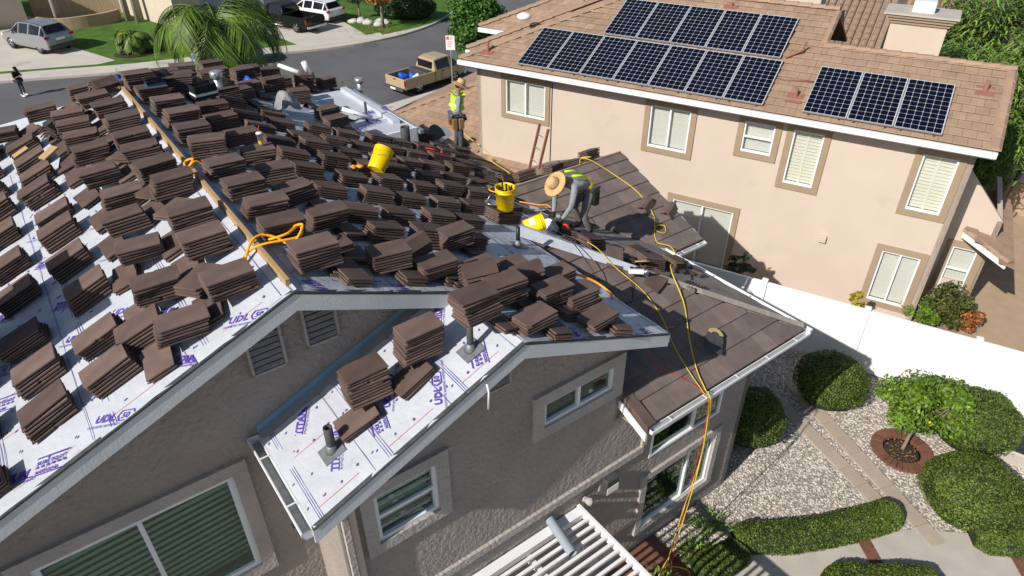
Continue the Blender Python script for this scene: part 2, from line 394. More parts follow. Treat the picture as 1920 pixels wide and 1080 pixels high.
# -------- roof decks
def deck(pts, name='roof_deck', th=.07):
    b = B(); p = [Vector((v, u, z)) for u, v, z in pts]
    nrm = (p[1]-p[0]).cross(p[2]-p[0])
    if nrm.z < 0: p = p[::-1]; nrm = -nrm
    b.slab([q - nrm.normalized()*.012 for q in p], nrm.normalized()*th)
    return b.build(name, MT['wood_grey'], house)
RIDGE_END = 13.62
deck([(5.83, 1.58, 7.4), (RIDGE_END, 1.58, 7.4), (RIDGE_END+5.8, -4.22, zL(-4.22)), (5.83, -4.22, zL(-4.22))])
def R3(l): return [(u, v, zR(v)) for u, v in l]
deck(R3([(5.83, 1.58), (RIDGE_END, 1.58), (15.6, 3.56), (5.83, 3.56)]))
deck(R3([(4.62, 3.56), (15.6, 3.56), (18.04, 6.0), (4.62, 6.0)]))
deck(R3([(8.04, 6.0), (18.04, 6.0), (20.39, 8.35), (5.69, 8.35)]))
deck(R3([(5.69, 8.35), (10.5, 8.35), (10.5, 9.56), (4.48, 9.56)]))
deck([(4.62, 3.56, 6.575), (6.2, 3.56, 6.575), (6.2, .97, zS(.97)), (4.62, .97, zS(.97))])
deck([(4.48, 5.72, 4.08), (4.48, 9.56, 4.08), (8.04, 6.0, zN(8.04)), (8.04, 5.72, zN(8.04))])
deck([(7.65, 9.6, zW(7.65)), (7.65, 10.66, zW(7.65)), (10.2, 10.66, zW(10.2)), (10.2, 7.2, zW(10.2))])
deck([(12.75, 9.6, zW(7.65)), (12.75, 10.66, zW(7.65)), (10.2, 10.66, zW(10.2)), (10.2, 7.2, zW(10.2))])
deck([(RIDGE_END, 1.58, 7.4), (20.6, 8.56, zR(8.56)), (RIDGE_END+5.8, 9.56, 4.98-.0), (RIDGE_END+5.8, -4.22, zL(-4.22))][:1] + [(20.6, 8.56, zR(8.56)), (20.6, -5.4, zR(8.56))])
# -------- underlayment sheets: strips along the ridge, lapped, wrinkled
def wr(s, t): return .0038*math.sin(3.1*s+1.7*t)+.0034*math.sin(7.3*s-5.1*t+1)+.0026*math.sin(15*s+9*t)+.0026*math.sin(2*s-21*t)
sheets = {}
def sheet(face, tri, zf, t0, t1, left, right, seed=0, sgn=1, m='underlay'):
    """one roll strip: t = v coordinate from t0 (upper) to t1 (lower); left/right = u limits as functions of v"""
    nt_, ns = 8, max(6, int((right((t0+t1)/2)-left((t0+t1)/2))/.13)); vs = []; fs = []
    for i in range(nt_+1):
        v = t0+(t1-t0)*i/nt_; a, c = left(v), right(v)
        for j in range(ns+1):
            u = a+(c-a)*j/ns
            h = .004+.007*i/nt_ + wr(u+seed, v*1.3)+.0035
            if face in 'R' and i == nt_: h += .003*math.sin(u*9)
            vs.append((v-sgn*h*math.sin(TH)*(-1), u, zf(v)+h*math.cos(TH)))
    for i in range(nt_):
        for j in range(ns):
            q = (i*(ns+1)+j, i*(ns+1)+j+1, (i+1)*(ns+1)+j+1, (i+1)*(ns+1)+j)
            fs.append(q if tri else q[::-1])
    b = B(); b.smooth = True; b.add(vs, fs); o = b.build('underlayment_sheet', MT[m], house)
    if m == 'underlay': sheets.setdefault(face, []).append((o, t0, t1))
    return o
for k in range(6):
    t0 = 1.62-k*.97; sheet('L', True, zL, t0, t0-1.05, lambda v: 5.80, lambda v: RIDGE_END+(1.58-min(v, 1.58)), k*3, -1)
lim = [1.55, 2.55, 3.56]
for a, c in zip(lim[:-1], lim[1:]): sheet('R', False, zR, a, c+.06, lambda v: 5.80 if v < 3.6 else 5.8, lambda v: RIDGE_END+(v-1.58), a*5)
for a, c in ((3.54, 4.45), (4.45, 5.3), (5.3, 6.02)): sheet('R', False, zR, a, c+(.06 if c < 6 else .02), lambda v: 4.59, lambda v: RIDGE_END+(v-1.58), a*5)
for a, c in ((6.04, 7.0), (7.0, 7.7), (7.7, 8.35)): sheet('R', False, zR, a, c, lambda v: 8.04-(v-6.0), lambda v: RIDGE_END+(v-1.58), a*5, m='underlay' if a < 6.5 else 'old_felt')
sheet('R', False, zR, 8.35, 9.55, lambda v: 8.04-(v-6.0), lambda v: 10.45, 3, m='old_felt')
for a, c in ((3.58, 2.75), (2.75, 1.8), (1.8, 1.0)): sheet('S', True, zS, a, c-.05, lambda v: 4.59, lambda v: 6.16, a*7, -1)
# -------- printing on the sheets
def text_mesh(s, size, shear=0, bold=.012, extr=0):
    cu = bpy.data.curves.new('t', 'FONT'); cu.body = s; cu.size = size; cu.shear = shear; cu.offset = bold; cu.align_x = 'LEFT'; cu.resolution_u = 2; cu.space_character = 1.06; cu.extrude = extr
    o = bpy.data.objects.new('t', cu); C.objects.link(o); dg = bpy.context.evaluated_depsgraph_get(); me = bpy.data.meshes.new_from_object(o.evaluated_get(dg))
    bpy.data.objects.remove(o); return me
def merged(parts, name, mats):
    """join (mesh, Matrix) pairs into one flat mesh"""
    b = B()
    for me, M in parts:
        if isinstance(me, B): b.add(me.v, me.f, M)
        else: b.add([v.co for v in me.vertices], [tuple(p.vertices) for p in me.polygons], M)
    return b.mesh(name, mats)
t1 = text_mesh('TITANIUM', .17, .18, .0085); t2 = text_mesh('SYNTHETIC ROOFING UNDERLAYMENT', .052, .18, .0012); t3 = text_mesh('UDL', .17, .18, .0085); t4 = text_mesh('50', .13, .15, .004)
t5 = text_mesh('SURE FOOT', .085, .1, .003); t6 = text_mesh('NODULAR', .07, .1, .003)
bar = B(); bar.add([(0, -.03, 0), (.92, -.03, 0), (.92, -.012, 0), (0, -.012, 0)], [(0, 1, 2, 3)])
hexo = B(); hx = [(-.02, .06), (.03, -.03), (.25, -.03), (.3, .06), (.25, .15), (.03, .15)]; ins = [(x*.82+.025, (y-.06)*.8+.06) for x, y in hx]
hexo.add([(*p, 0) for p in hx+ins], [(i, (i+1) % 6, (i+1) % 6+6, i+6) for i in range(6)])
LOGO1 = merged([(t1, T(0, 0, 0)), (bar, T(0, 0, 0)), (t2, T(0, -.085, 0))], 'printed_logo', MT['print'])
LOGO2 = merged([(t3, T(0, 0, 0)), (hexo, T(.40, 0, 0)), (t4, T(.455, .015, 0)), (t2, T(-.1, -.085, 0))], 'printed_logo', MT['print'])
blk = B()
blk.add([(-.02, .14, 0), (.52, .14, 0), (.50, .165, 0), (.0, .165, 0)], [(0, 1, 2, 3)])
for i in range(6): blk.add([(i*.085, -.02, 0), (i*.085+.06, -.02, 0), (i*.085+.045, .02, 0), (i*.085+.015, .02, 0)], [(0, 1, 2, 3)])
blk.add([(-.02, -.14, 0), (.50, -.14, 0), (.50, -.125, 0), (-.02, -.125, 0)], [(0, 1, 2, 3)])
LOGO3 = merged([(blk, T(0, 0, 0)), (t5, T(0, .035, 0)), (t6, T(.02, -.11, 0))], 'printed_logo', MT['print'])
def face_mat(face, u, v, ang, h=.0185):
    """matrix on a slope: x axis at angle ang from +u towards upslope"""
    zf, up = {'L': (zL, 1), 'S': (zS, 1), 'R': (zR, -1)}[face]
    eu = Vector((0, 1, 0)); eup = Vector((up*math.cos(TH), 0, math.sin(TH))); n = eu.cross(eup)
    if n.z < 0: n = -n
    X = eu*math.cos(ang)+eup*math.sin(ang); Y = n.cross(X)
    o = Vector((v, u, zf(v)))+n*h
    return Matrix(((X.x, Y.x, n.x, o.x), (X.y, Y.y, n.y, o.y), (X.z, Y.z, n.z, o.z), (0, 0, 0, 1)))
def sheet_at(face, v):
    best = min(sheets[face], key=lambda q: abs((q[1]+q[2])/2-v)); return best[0]
def logo(me, face, u, v, deg):
    # printed across the sheet and cut off where the sheet ends
    bm = bmesh.new(); bm.from_mesh(me); bm.transform(face_mat(face, u, v, R(deg)) @ Matrix.Diagonal((.66, .66, 1, 1)))
    cuts = {'L': [((0, 5.81, 0), (0, -1, 0)), ((1.55, 0, 0), (1, 0, 0))], 'S': [((0, 4.60, 0), (0, -1, 0)), ((0, 6.0, 0), (0, 1, 0)), ((3.54, 0, 0), (1, 0, 0)), ((1.0, 0, 0), (-1, 0, 0))],
            'R': [((0, 5.81 if v < 3.4 else 4.60, 0), (0, -1, 0)), ((1.62 if v < 3.4 else 3.6, 0, 0), (-1, 0, 0)), ((5.98 if v < 6 else 9.0, 0, 0), (1, 0, 0))]}[face]
    for co, no in cuts: bmesh.ops.bisect_plane(bm, geom=bm.verts[:]+bm.edges[:]+bm.faces[:], plane_co=co, plane_no=no, clear_outer=True)
    m2 = bpy.data.meshes.new('printed_logo'); bm.to_mesh(m2); bm.free(); m2.materials.append(MT['print'])
    if len(m2.polygons): link('printed_logo', m2, sheet_at(face, v))
    return m2
# gable end of the left slope
for me, u, v, d in ((LOGO1, 6.12, .32, 135), (LOGO2, 6.02, .95, 128), (LOGO3, 6.05, -.98, 118), (LOGO2, 6.05, -.42, 130), (LOGO1, 7.15, .25, 135), (LOGO1, 8.0, .9, 132), (LOGO2, 7.5, .05, 132),
                   (LOGO2, 7.6, -.45, 130), (LOGO1, 8.4, -.45, 130), (LOGO2, 8.7, .25, 130), (LOGO1, 9.6, -.5, 135), (LOGO2, 9.6, .3, 130), (LOGO1, 6.3, -1.5, 120), (LOGO1, 10.6, .25, 130), (LOGO3, 7.4, -1.3, 120),
                   (LOGO2, 8.1, -1.35, 130), (LOGO1, 9.2, -1.3, 130), (LOGO2, 10.4, -.45, 132), (LOGO1, 6.9, 1.02, 132), (LOGO2, 9.3, 1.2, 130), (LOGO1, 11.2, 1.15, 130), (LOGO1, 11.6, .2, 130)): logo(me, 'L', u, v, d)
for me, u, v, d in ((LOGO1, 4.95, 1.40, 32), (LOGO3, 4.75, 3.10, 25), (LOGO3, 4.95, 1.95, 15), (LOGO2, 5.15, 2.15, 35), (LOGO1, 5.75, 2.15, 35), (LOGO1, 5.45, 3.0, 35), (LOGO2, 4.7, 2.55, 30), (LOGO1, 5.7, 1.3, 35)): logo(me, 'S', u, v, d)
for me, u, v, d in ((LOGO1, 6.05, 1.78, 200), (LOGO2, 5.95, 2.75, 190), (LOGO1, 6.9, 2.1, 200), (LOGO1, 7.9, 2.2, 200), (LOGO2, 8.7, 2.3, 200), (LOGO1, 9.7, 2.2, 200), (LOGO2, 4.85, 4.35, 190), (LOGO1, 4.75, 5.6, 195), (LOGO2, 5.2, 5.2, 190),
                   (LOGO1, 6.6, 5.3, 200), (LOGO2, 7.0, 5.0, 200), (LOGO1, 8.2, 4.1, 200), (LOGO2, 9.0, 5.4, 200), (LOGO1, 9.8, 4.2, 200), (LOGO2, 10.5, 6.4, 200), (LOGO1, 15.6, 4.6, 200), (LOGO1, 16.6, 5.4, 200), (LOGO2, 14.6, 5.3, 200)): logo(me, 'R', u, v, d)
# line and nail-mark print per sheet (joined, one flat print per sheet)
for face, lst in sheets.items():
    for o, ta, tb in lst:
        lo = min(ta, tb) if face != 'R' else max(ta, tb); hi = ta+tb-lo
        u0, u1 = (4.62 if (face == 'S' or (face == 'R' and 3.5 < ta < 6)) else 5.85), (6.1 if face == 'S' else 13.0 if face == 'L' else 14.0)
        if face == 'R' and ta >= 6: u0 = 8.2
        b = B(); d = (hi-lo)
        def strip(v0, wdt, ua, ub, mi):
            b.mi = mi; n = max(1, int((ub-ua)/.12))
            for i in range(n):
                p = []
                for uu, vv in ((ua+(ub-ua)*i/n, v0), (ua+(ub-ua)*(i+1)/n, v0), (ua+(ub-ua)*(i+1)/n, v0+wdt), (ua+(ub-ua)*i/n, v0+wdt)):
                    p.append(face_mat(face, uu, vv, 0, .0175) @ Vector((0, 0, 0)))
                b.add(p, [(0, 1, 2, 3)])
        for q in (.10, .125, .15): strip(lo+d*q, .0055, u0, u1, 0)
        strip(lo+d*.86, .0055, u0, u1, 0)
        uu = u0+.2
        while uu < u1:
            for q in (.05, .28, .5, .74, .95):
                M = face_mat(face, uu+random.uniform(-.03, .03), lo+d*q, random.uniform(.3, 1.2), .0178); b.mi = 0
                b.add([(math.cos(a)*.020, math.sin(a)*.011, 0) for a in np.linspace(0, 6.283, 11)[:-1]], [tuple(range(10))], M)
            uu += .36
        uu = u0+.12
        while uu < u1:
            b.mi = 1; M = face_mat(face, uu, lo+d*.15, R(90), .0179)
            b.add([(0, -.002, 0), (.6*d, -.002, 0), (.6*d, .003, 0), (0, .003, 0)], [(0, 1, 2, 3)], M)
            if random.random() < .5:
                M = face_mat(face, uu+.08, lo+d*random.uniform(.1, .9), 0, .0181); b.add([(math.cos(a)*.013, math.sin(a)*.013, 0) for a in np.linspace(0, 2*math.pi, 7)[:-1]], [tuple(range(6))], M)
            uu += random.uniform(.5, .95)
        pm = tag(b.build('printed_marks', [MT['print_line'], MT['print_red']], o), kind='stuff')
        # sheets sit in house space: keep the print there too
# -------- barge boards, fascias
def board(p, q, h, th, m='fascia_paint', name='barge_board', drop=.0, out=Vector((0, -1, 0))):
    """board hanging below the line p-q"""
    p, q = Vector(p), Vector(q); b = B(); dz = Vector((0, 0, -h)); o = out*th; k = Vector((0, 0, -drop))
    vs = [p+k, q+k, q+k+dz, p+k+dz]; vs += [x+o for x in vs]
    b.add(vs, [(3, 2, 1, 0), (4, 5, 6, 7), (0, 1, 5, 4), (1, 2, 6, 5), (2, 3, 7, 6), (3, 0, 4, 7)]); return b.build(name, MT[m], house)
U0 = 5.83; U1 = 4.62
board((1.58, U0, 7.395), (-4.25, U0, zL(-4.25)), .20, .035, drop=.02)
board((1.58, U0, 7.395), (3.46, U0, zR(3.46)), .20, .035, drop=.02)
board((3.56, U1, 6.57), (.93, U1, zS(.93)), .19, .035, drop=.02)
board((3.56, U1, 6.57), (6.03, U1, zR(6.03)), .19, .035, drop=.02)
board((6.03, U1-.03, zR(6.03)), (6.03, 8.0, zR(6.03)), .14, .03, drop=.02, out=Vector((1, 0, 0)))
# drip edge metal and lifted underlay lip on the rakes
for p, q in (((1.58, U0-.045, 7.41), (-4.25, U0-.045, zL(-4.25)+.012)), ((1.58, U0-.045, 7.41), (3.46, U0-.045, zR(3.46)+.012)), ((3.56, U1-.045, 6.585), (.93, U1-.045, zS(.93)+.012)), ((3.56, U1-.045, 6.585), (6.05, U1-.045, zR(6.05)+.012))):
    b = B(); p, q = Vector(p), Vector(q); b.add([p, q, q+Vector((0, .05, .004)), p+Vector((0, .05, .004)), p+Vector((0, 0, -.02)), q+Vector((0, 0, -.02))], [(0, 1, 2, 3), (4, 5, 1, 0)]); b.build('drip_edge', MT['lead'], house)
# soffits
b = B(); b.box((5.72, US-.46, 3.86), (9.5, US-.01, 3.875)); b.build('soffit', MT['stucco_trim'], house)
# roof-to-wall flashing along the small slope
b = B(); M = lambda v, u, h: (v, u, zS(v)+h)
b.add([M(.95, UM-.03, .015), M(3.45, UM-.03, .015), M(3.45, UM-.03, .075), M(.95, UM-.03, .075), M(.95, UM-.006, .085), M(3.45, UM-.006, .085)], [(0, 1, 2, 3), (3, 2, 5, 4)])
b.build('wall_flashing', MT['galv_blue'], house)
b = B(); b.add([M(.95, UM-.03, .022), M(3.45, UM-.03, .022), M(3.45, UM-.18, .022), M(.95, UM-.18, .022)], [(3, 2, 1, 0)]); b.build('pan_flashing', MT['galv'], house)
# -------- gutters (open U section with straps)
def gutter(p, q, n, w_=.12, h=.11, m='white_paint', straps=5, name='gutter'):
    """p,q = back top edge ends; n = outward"""
    p, q, n = Vector(p), Vector(q), Vector(n); d = (q-p); b = B(); z = Vector((0, 0, 1))
    prof = [(0, 0), (0, -h), (w_*.75, -h), (w_, -h*.45), (w_, 0), (w_-.014, 0), (w_-.014, -h*.43), (w_*.72, -h+.012), (.012, -h+.012), (.012, 0)]
    k = len(prof); vs = [p+n*x+z*y for x, y in prof]+[q+n*x+z*y for x, y in prof]
    b.add(vs, [(i, (i+1) % k, (i+1) % k+k, i+k) for i in range(k)]+[tuple(range(k-1, -1, -1)), tuple(range(k, 2*k))])
    for e in (p, q):
        b.add([e, e+n*w_, e+n*w_-z*h*.45, e+n*w_*.75-z*h, e-z*h], [(0, 1, 2, 3, 4)])
    g = b.build(name, MT[m], house)
    l = B(); l.add([p+n*.013-z*(h-.016), q+n*.013-z*(h-.016), q+n*(w_*.73)-z*(h-.016), p+n*(w_*.73)-z*(h-.016)], [(0, 1, 2, 3)]); l.build('gutter_trough', MT['gutter_in'], g)
    for i in range(straps):
        c = p+d*((i+.5)/straps); dn = d.normalized()
        s = B(); s.add([c, c+dn*.02, c+dn*.02+n*w_, c+n*w_, c+z*.006, c+dn*.02+z*.006, c+dn*.02+n*w_+z*.006, c+n*w_+z*.006], [(3, 2, 1, 0), (4, 5, 6, 7), (0, 1, 5, 4), (1, 2, 6, 5), (2, 3, 7, 6), (3, 0, 4, 7)]); s.build('gutter_strap', MT['white_paint'], g)
    return g
gutter((.945, 4.60, zS(.97)-.01), (.945, 6.17, zS(.97)-.01), (-1, 0, 0), .13, .12, straps=2)
gutter((5.72, 4.45, 4.06), (9.56, 4.45, 4.06), (0, -1, 0), .095, .09, straps=5)
gutter((9.6, 4.40, 4.06), (9.6, 9.5, 4.06), (1, 0, 0), .085, .085, straps=6)
gutter((9.72, 7.62, 3.97), (10.66, 7.62, 3.97), (0, -1, 0), .09, .085, straps=2)
b = B(); b.box((.80, 4.80, zS(.97)-.118), (.87, 4.87, zS(.97)-.115)); b.build('gutter_outlet', MT['dark'], house)
# -------- laid roof tiles on the lower hip face and the wing (each one a tile)
TL, TW = .475, .30
def clip(poly, a, b_, c):       # keep a*x+b*y<=c
    out = []
    for i in range(len(poly)):
        p, q = poly[i], poly[(i+1) % len(poly)]; dp = a*p[0]+b_*p[1]-c; dq = a*q[0]+b_*q[1]-c
        if dp <= 0: out.append(p)
        if dp*dq < 0: t = dp/(dp-dq); out.append((p[0]+(q[0]-p[0])*t, p[1]+(q[1]-p[1])*t))
    return out
def lay(zf, pit, u0, u1, vfun, planes, part, exp_=.352):
    """courses rising with u; planes = half planes (a,b,c) a*v+b*u<=c"""
    k = 0; u = u0-.03; dn = math.atan(pit); cs = math.cos(dn)
    holder = part
    while u < u1-.05:
        off = (.5*TW if k % 2 else 0)+random.uniform(-.01, .01); v = vfun(u)[0]-TW+off
        while v < vfun(u)[1]+TW:
            poly = [(v+.002, u), (v+TW-.002, u), (v+TW-.002, min(u+TL*cs, u1+.02)), (v+.002, min(u+TL*cs, u1+.02))]
            for a, bb, c in planes: poly = clip(poly, a, bb, c) if poly else poly
            if len(poly) >= 3:
                ar = abs(sum(poly[i][0]*poly[(i+1) % len(poly)][1]-poly[(i+1) % len(poly)][0]*poly[i][1] for i in range(len(poly))))/2
                if ar > .006:
                    b = B(); top = []; bot = []; j = random.uniform(-.002, .002)
                    for x, y in poly:
                        f = (y-u)/(TL*cs); h = .062*(1-f)+.022*f+j
                        top.append((x, y, zf(y)+h)); bot.append((x, y, zf(y)+h-.028))
                    n = len(poly)
                    b.add(top+bot, [tuple(range(n)), tuple(range(2*n-1, n-1, -1))]+[(i, i+n, (i+1) % n+n, (i+1) % n) for i in range(n)])
                    b.build('roof_tile', MT['tile_laid'], holder)
            v += TW
        u += exp_*cs*1.04; k += 1
tiles_lower = B(); tiles_lower.box((5.72, 4.5, 4.06), (9.4, 4.56, 4.085)); tl = tiles_lower.build('tiled_slope', MT['wood_grey'], house)
lay(zN, P, 4.48, 8.0, lambda u: (5.74, 9.56), [(-1, 0, -5.80), (1, 1, 4.48+9.56-.10), (-1, 0, -5.80)], tl)
tiles_wing = B(); tiles_wing.box((9.7, 7.67, 3.97), (10.6, 7.72, 3.995)); tw = tiles_wing.build('tiled_slope', MT['wood_grey'], house)
lay(zW, .4157, 7.65, 10.16, lambda u: (7.2, 10.66), [(1, 0, 10.62), (-1, -1, -17.45)], tw)
# hip board with flashing on the lower hip, starter rake tiles, ridge board of the wing
b = B(); hp, hq = Vector((9.53, 4.51, 4.12)), Vector((6.05, 7.99, zN(7.99)+.03)); d = (hq-hp).normalized(); side = Vector((1, 1, 0)).normalized()
b.add([hp+side*.07-Vector((0, 0, .01)), hp+Vector((0, 0, .075)), hp-side*.07+Vector((0, 0, .02)), hq+side*.07-Vector((0, 0, .01)), hq+Vector((0, 0, .10)), hq-side*.07+Vector((0, 0, .02))], [(0, 3, 4, 1), (1, 4, 5, 2), (0, 1, 2), (5, 4, 3)])
b.build('hip_flashing', MT['old_felt'], house)
b = B(); hp = hq+(hp-hq)*.45; side2 = side; b.add([hp+side*.16+Vector((0, 0, .0)), hp+Vector((0, 0, .095)), hp-side*.12+Vector((0, 0, .03)), hq+side*.26+Vector((0, 0, .03)), hq+Vector((0, 0, .13)), hq-side*.20+Vector((0, 0, .04))], [(0, 3, 4, 1), (1, 4, 5, 2), (0, 1, 2), (5, 4, 3)]); b.build('hip_membrane', MT['underlay'], house)
for i in range(2):
    b = B(); y0, y1 = 4.42+i*.34, 4.80+i*.34
    h0, h1 = .085-.012*i, .05-.012*i+.03
    b.add([(5.66, y0, zN(y0)+h0), (5.83, y0, zN(y0)+h0), (5.83, y1, zN(y1)+h1), (5.66, y1, zN(y1)+h1), (5.66, y0, zN(y0)-.10), (5.68, y0, zN(y0)-.10), (5.68, y0, zN(y0)+h0-.03), (5.83, y0, zN(y0)+h0-.03), (5.66, y1, zN(y1)-.10), (5.83, y1, zN(y1)+h1-.03)],
          [(0, 1, 2, 3), (0, 3, 8, 4), (4, 5, 6, 7, 1, 0), (1, 7, 9, 2)]); b.build('rake_tile', MT['tile'], house)
board((5.64, 4.40, 4.02), (5.64, 6.5, 4.02+P*2.1), .13, .03, 'white_paint', 'barge_board', out=Vector((-1, 0, 0)))
b = B(); b.add([(10.66, 7.60, zW(7.6)-.01), (10.66, 10.2, zW(10.2)), (10.66, 10.2, zW(10.2)-.14), (10.66, 7.60, zW(7.6)-.15), (10.69, 7.60, zW(7.6)-.01), (10.69, 10.2, zW(10.2)), (10.69, 10.2, zW(10.2)-.14), (10.69, 7.60, zW(7.6)-.15)], [(0, 1, 2, 3), (7, 6, 5, 4), (0, 4, 5, 1), (3, 2, 6, 7), (0, 3, 7, 4)]); b.build('barge_board', MT['fascia_paint'], house)
b = B(); b.box((7.1, 10.18, 5.05), (10.6, 10.225, 5.13)); b.build('wing_ridge_board', MT['wood_grey'], house)
# ridge boards (2x lumber on edge, nailed along the ridges)
def beam(p, q, wd, h, name, m, parent=house):
    p, q = Vector(p), Vector(q); d = (q-p).normalized(); s = d.cross(Vector((0, 0, 1))).normalized()*wd/2; z = Vector((0, 0, h)); b = B()
    vs = [p-s, p+s, q+s, q-s]; vs += [x+z for x in vs]
    b.add(vs, [(3, 2, 1, 0), (4, 5, 6, 7), (0, 1, 5, 4), (1, 2, 6, 5), (2, 3, 7, 6), (3, 0, 4, 7)]); return b.build(name, MT[m], parent)
segs = [5.92, 8.06, 8.5, 9.0, 13.55]
beam((1.58, 5.92, 7.385), (1.585, 8.0, 7.385), .045, .10, 'ridge_board', 'wood')
beam((1.575, 8.02, 7.385), (1.58, 9.05, 7.385), .045, .10, 'ridge_board', 'wood')
beam((1.58, 9.07, 7.385), (1.575, 13.5, 7.385), .045, .10, 'ridge_board', 'wood')
beam((3.56, 4.78, 6.565), (3.56, 5.25, 6.565), .045, .10, 'ridge_board', 'wood')
# ================================================================== TILE STACKS
tb = B()
tb.prism([(-TL/2+.004, -TW/2), (TL/2-.004, -TW/2), (TL/2, -TW/2+.006), (TL/2, TW/2-.006), (TL/2-.004, TW/2), (-TL/2+.004, TW/2), (-TL/2, TW/2-.006), (-TL/2, -TW/2+.006)], .016, .0345, None, inset=.003)
tb.box((-TL/2+.02, -TW/2+.05, 0), (TL/2-.02, -TW/2+.075, .016)); tb.box((-TL/2+.02, TW/2-.075, 0), (TL/2-.02, TW/2-.05, .016)); tb.box((-TL/2+.02, -.012, 0), (TL/2-.02, .012, .016)); tb.box((TL/2-.026, -TW/2+.02, .003), (TL/2-.006, TW/2-.012, .016))
TILE = tb.mesh('roof_tile', MT['tile'])
def chipped(poly):
    q = B(); q.prism(poly, .016, .0345, None, inset=.003); q.box((-TL/2+.02, -TW/2+.05, 0), (TL/2-.03, -TW/2+.075, .016)); q.box((-TL/2+.03, TW/2-.075, 0), (TL/2-.03, TW/2-.05, .016)); q.box((-TL/2+.02, -.012, 0), (TL/2-.02, .012, .016)); return q.mesh('roof_tile', MT['tile'])
a_, c_ = TL/2, TW/2
CHIPS = [chipped([(-a_+.05, -c_), (a_, -c_), (a_, c_-.02), (a_-.03, c_), (-a_, c_), (-a_, -c_+.035), (-a_+.02, -c_+.025)]), chipped([(-a_, -c_), (a_-.09, -c_), (a_-.05, -c_+.02), (a_, -c_+.03), (a_, c_), (-a_, c_)]), chipped([(-a_, -c_), (-.02, -c_), (0, -c_+.014), (.04, -c_), (a_, -c_), (a_, c_), (-a_+.03, c_), (-a_, c_-.03)])]
tb = B()                                        # same tile showing its ribbed back
tb.box((-TL/2, -TW/2, 0), (TL/2, TW/2, .018))
for k in range(5): tb.box((-TL/2+.015, -TW/2+.02+k*.055, .018), (TL/2-.04, -TW/2+.045+k*.055, .034))
tb.box((TL/2-.035, -TW/2, .018), (TL/2, TW/2, .036))
TILE_BACK = tb.mesh('roof_tile', MT['tile_laid'])
tb = B()                                        # V shaped ridge tile
L_, a_ = .42, .15
for sx in (-L_/2, L_/2): pass
vs = []
for x in (-L_/2, L_/2):
    vs += [(x, -a_, 0), (x, -.035, .105), (x, .035, .105), (x, a_, 0), (x, a_-.03, 0), (x, .027, .085), (x, -.027, .085), (x, -a_+.03, 0)]
tb.add(vs, [(i, (i+1) % 8, (i+1) % 8+8, i+8) for i in range(8)]+[(0, 7, 6, 1), (1, 6, 5, 2), (2, 5, 4, 3), (9, 14, 15, 8), (10, 13, 14, 9), (11, 12, 13, 10)])
RIDGE_TILE = tb.mesh('ridge_tile', MT['tile'])
ORD = ['first', 'second', 'third', 'fourth', 'fifth', 'sixth', 'seventh', 'eighth', 'ninth', 'tenth', 'eleventh', 'twelfth', 'thirteenth', 'fourteenth', 'fifteenth', 'sixteenth']
def pile(M, n, label, group, me=TILE, step=.0355, lean=(0, 0), jit=.008, name='tile_stack', cat='tile stack', twist=.03):
    r = thing(name, label, cat, M, group); tx = ty = 0; f = 0
    for i in range(n):
        o = bpy.data.objects.new('roof_tile' if me is not RIDGE_TILE else 'ridge_tile', random.choice(CHIPS) if me is TILE and random.random() < .22 else me); C.objects.link(o); o.parent = r
        tx += lean[0]+random.gauss(0, jit); ty += lean[1]+random.gauss(0, jit*.7); f ^= random.random() < .12
        o.matrix_local = T(tx, ty, i*step) @ RZ(random.gauss(0, twist)+(math.pi if f else 0))
    return r
FACE = {'L': (zL, -TH, 1), 'R': (zR, TH, -1), 'S': (zS, -TH, 1)}
G_ST = 'stacks of brown roof tiles loaded on the roof'
def flat_stack(face, u, v, n, yaw, label, lean=None, me=TILE):
    zf, tilt, up = FACE[face]
    M = HM @ T(v, u, zf(v)+.022) @ RY(tilt) @ RZ(R(yaw))
    return pile(M, n, label, G_ST, me, lean=lean if lean else (up*random.gauss(.004, .004), random.gauss(.002, .004)))
def level_stack(face, u, v, n, yaw, label, wedge=True, extra=0):
    zf, tilt, up = FACE[face]; zb = zf(v+up*.215)+.022+extra
    if wedge:
        pass
    M = HM @ T(v, u, zb) @ RY(tilt*.12) @ RZ(R(yaw))
    r = pile(M, n, label, G_ST, lean=(random.gauss(0, .0035), random.gauss(0, .0035)))
    if wedge:
        W = M.inverted() @ HM @ T(v-up*.25, u+random.uniform(-.05, .05), zf(v-up*.25)+.022) @ RY(tilt) @ RZ(R(90 + random.uniform(-14, 14)))
        for i in range(2):
            o = bpy.data.objects.new('prop_tile', TILE); C.objects.link(o); o.parent = r; o.matrix_local = W @ T(random.gauss(0, .006), random.gauss(0, .006), i*.0355)
    return r
# left slope: two flat columns down the slope, two levelled columns beside the ridge
colsL = {-.08: [6.43, 7.13, 8.03, 8.93, 9.78, 10.48, 11.3, 11.95, 12.6, 13.4], -.75: [6.50, 7.21, 7.98, 8.99, 9.86, 10.79, 11.6, 12.4, 13.2, 14.0], -1.42: [6.15, 6.95, 7.75, 8.6, 9.5, 10.4, 11.2, 12.0, 12.9]}
for ci, (v, us) in enumerate(colsL.items()):
    for ri, u in enumerate(us):
        flat_stack('L', u, v+random.uniform(-.025, .025), random.choice((6, 6, 6, 7, 5)), random.gauss(0, 2), f'tile stack flat on the left slope, {("inner", "middle", "outer")[ci]} column, {ORD[ri]} from near gable')
for ri, (u, v) in enumerate([(6.24, .55), (7.03, .56), (7.98, .61), (8.75, .64), (9.51, .67), (10.37, .64), (11.3, .62), (11.93, .62), (12.57, .65), (13.2, .63)]):
    level_stack('L', u, v, random.choice((6, 7, 7)), random.gauss(-3, 3), f'levelled tile stack left of the ridge, second column over, {ORD[ri]} from near gable')
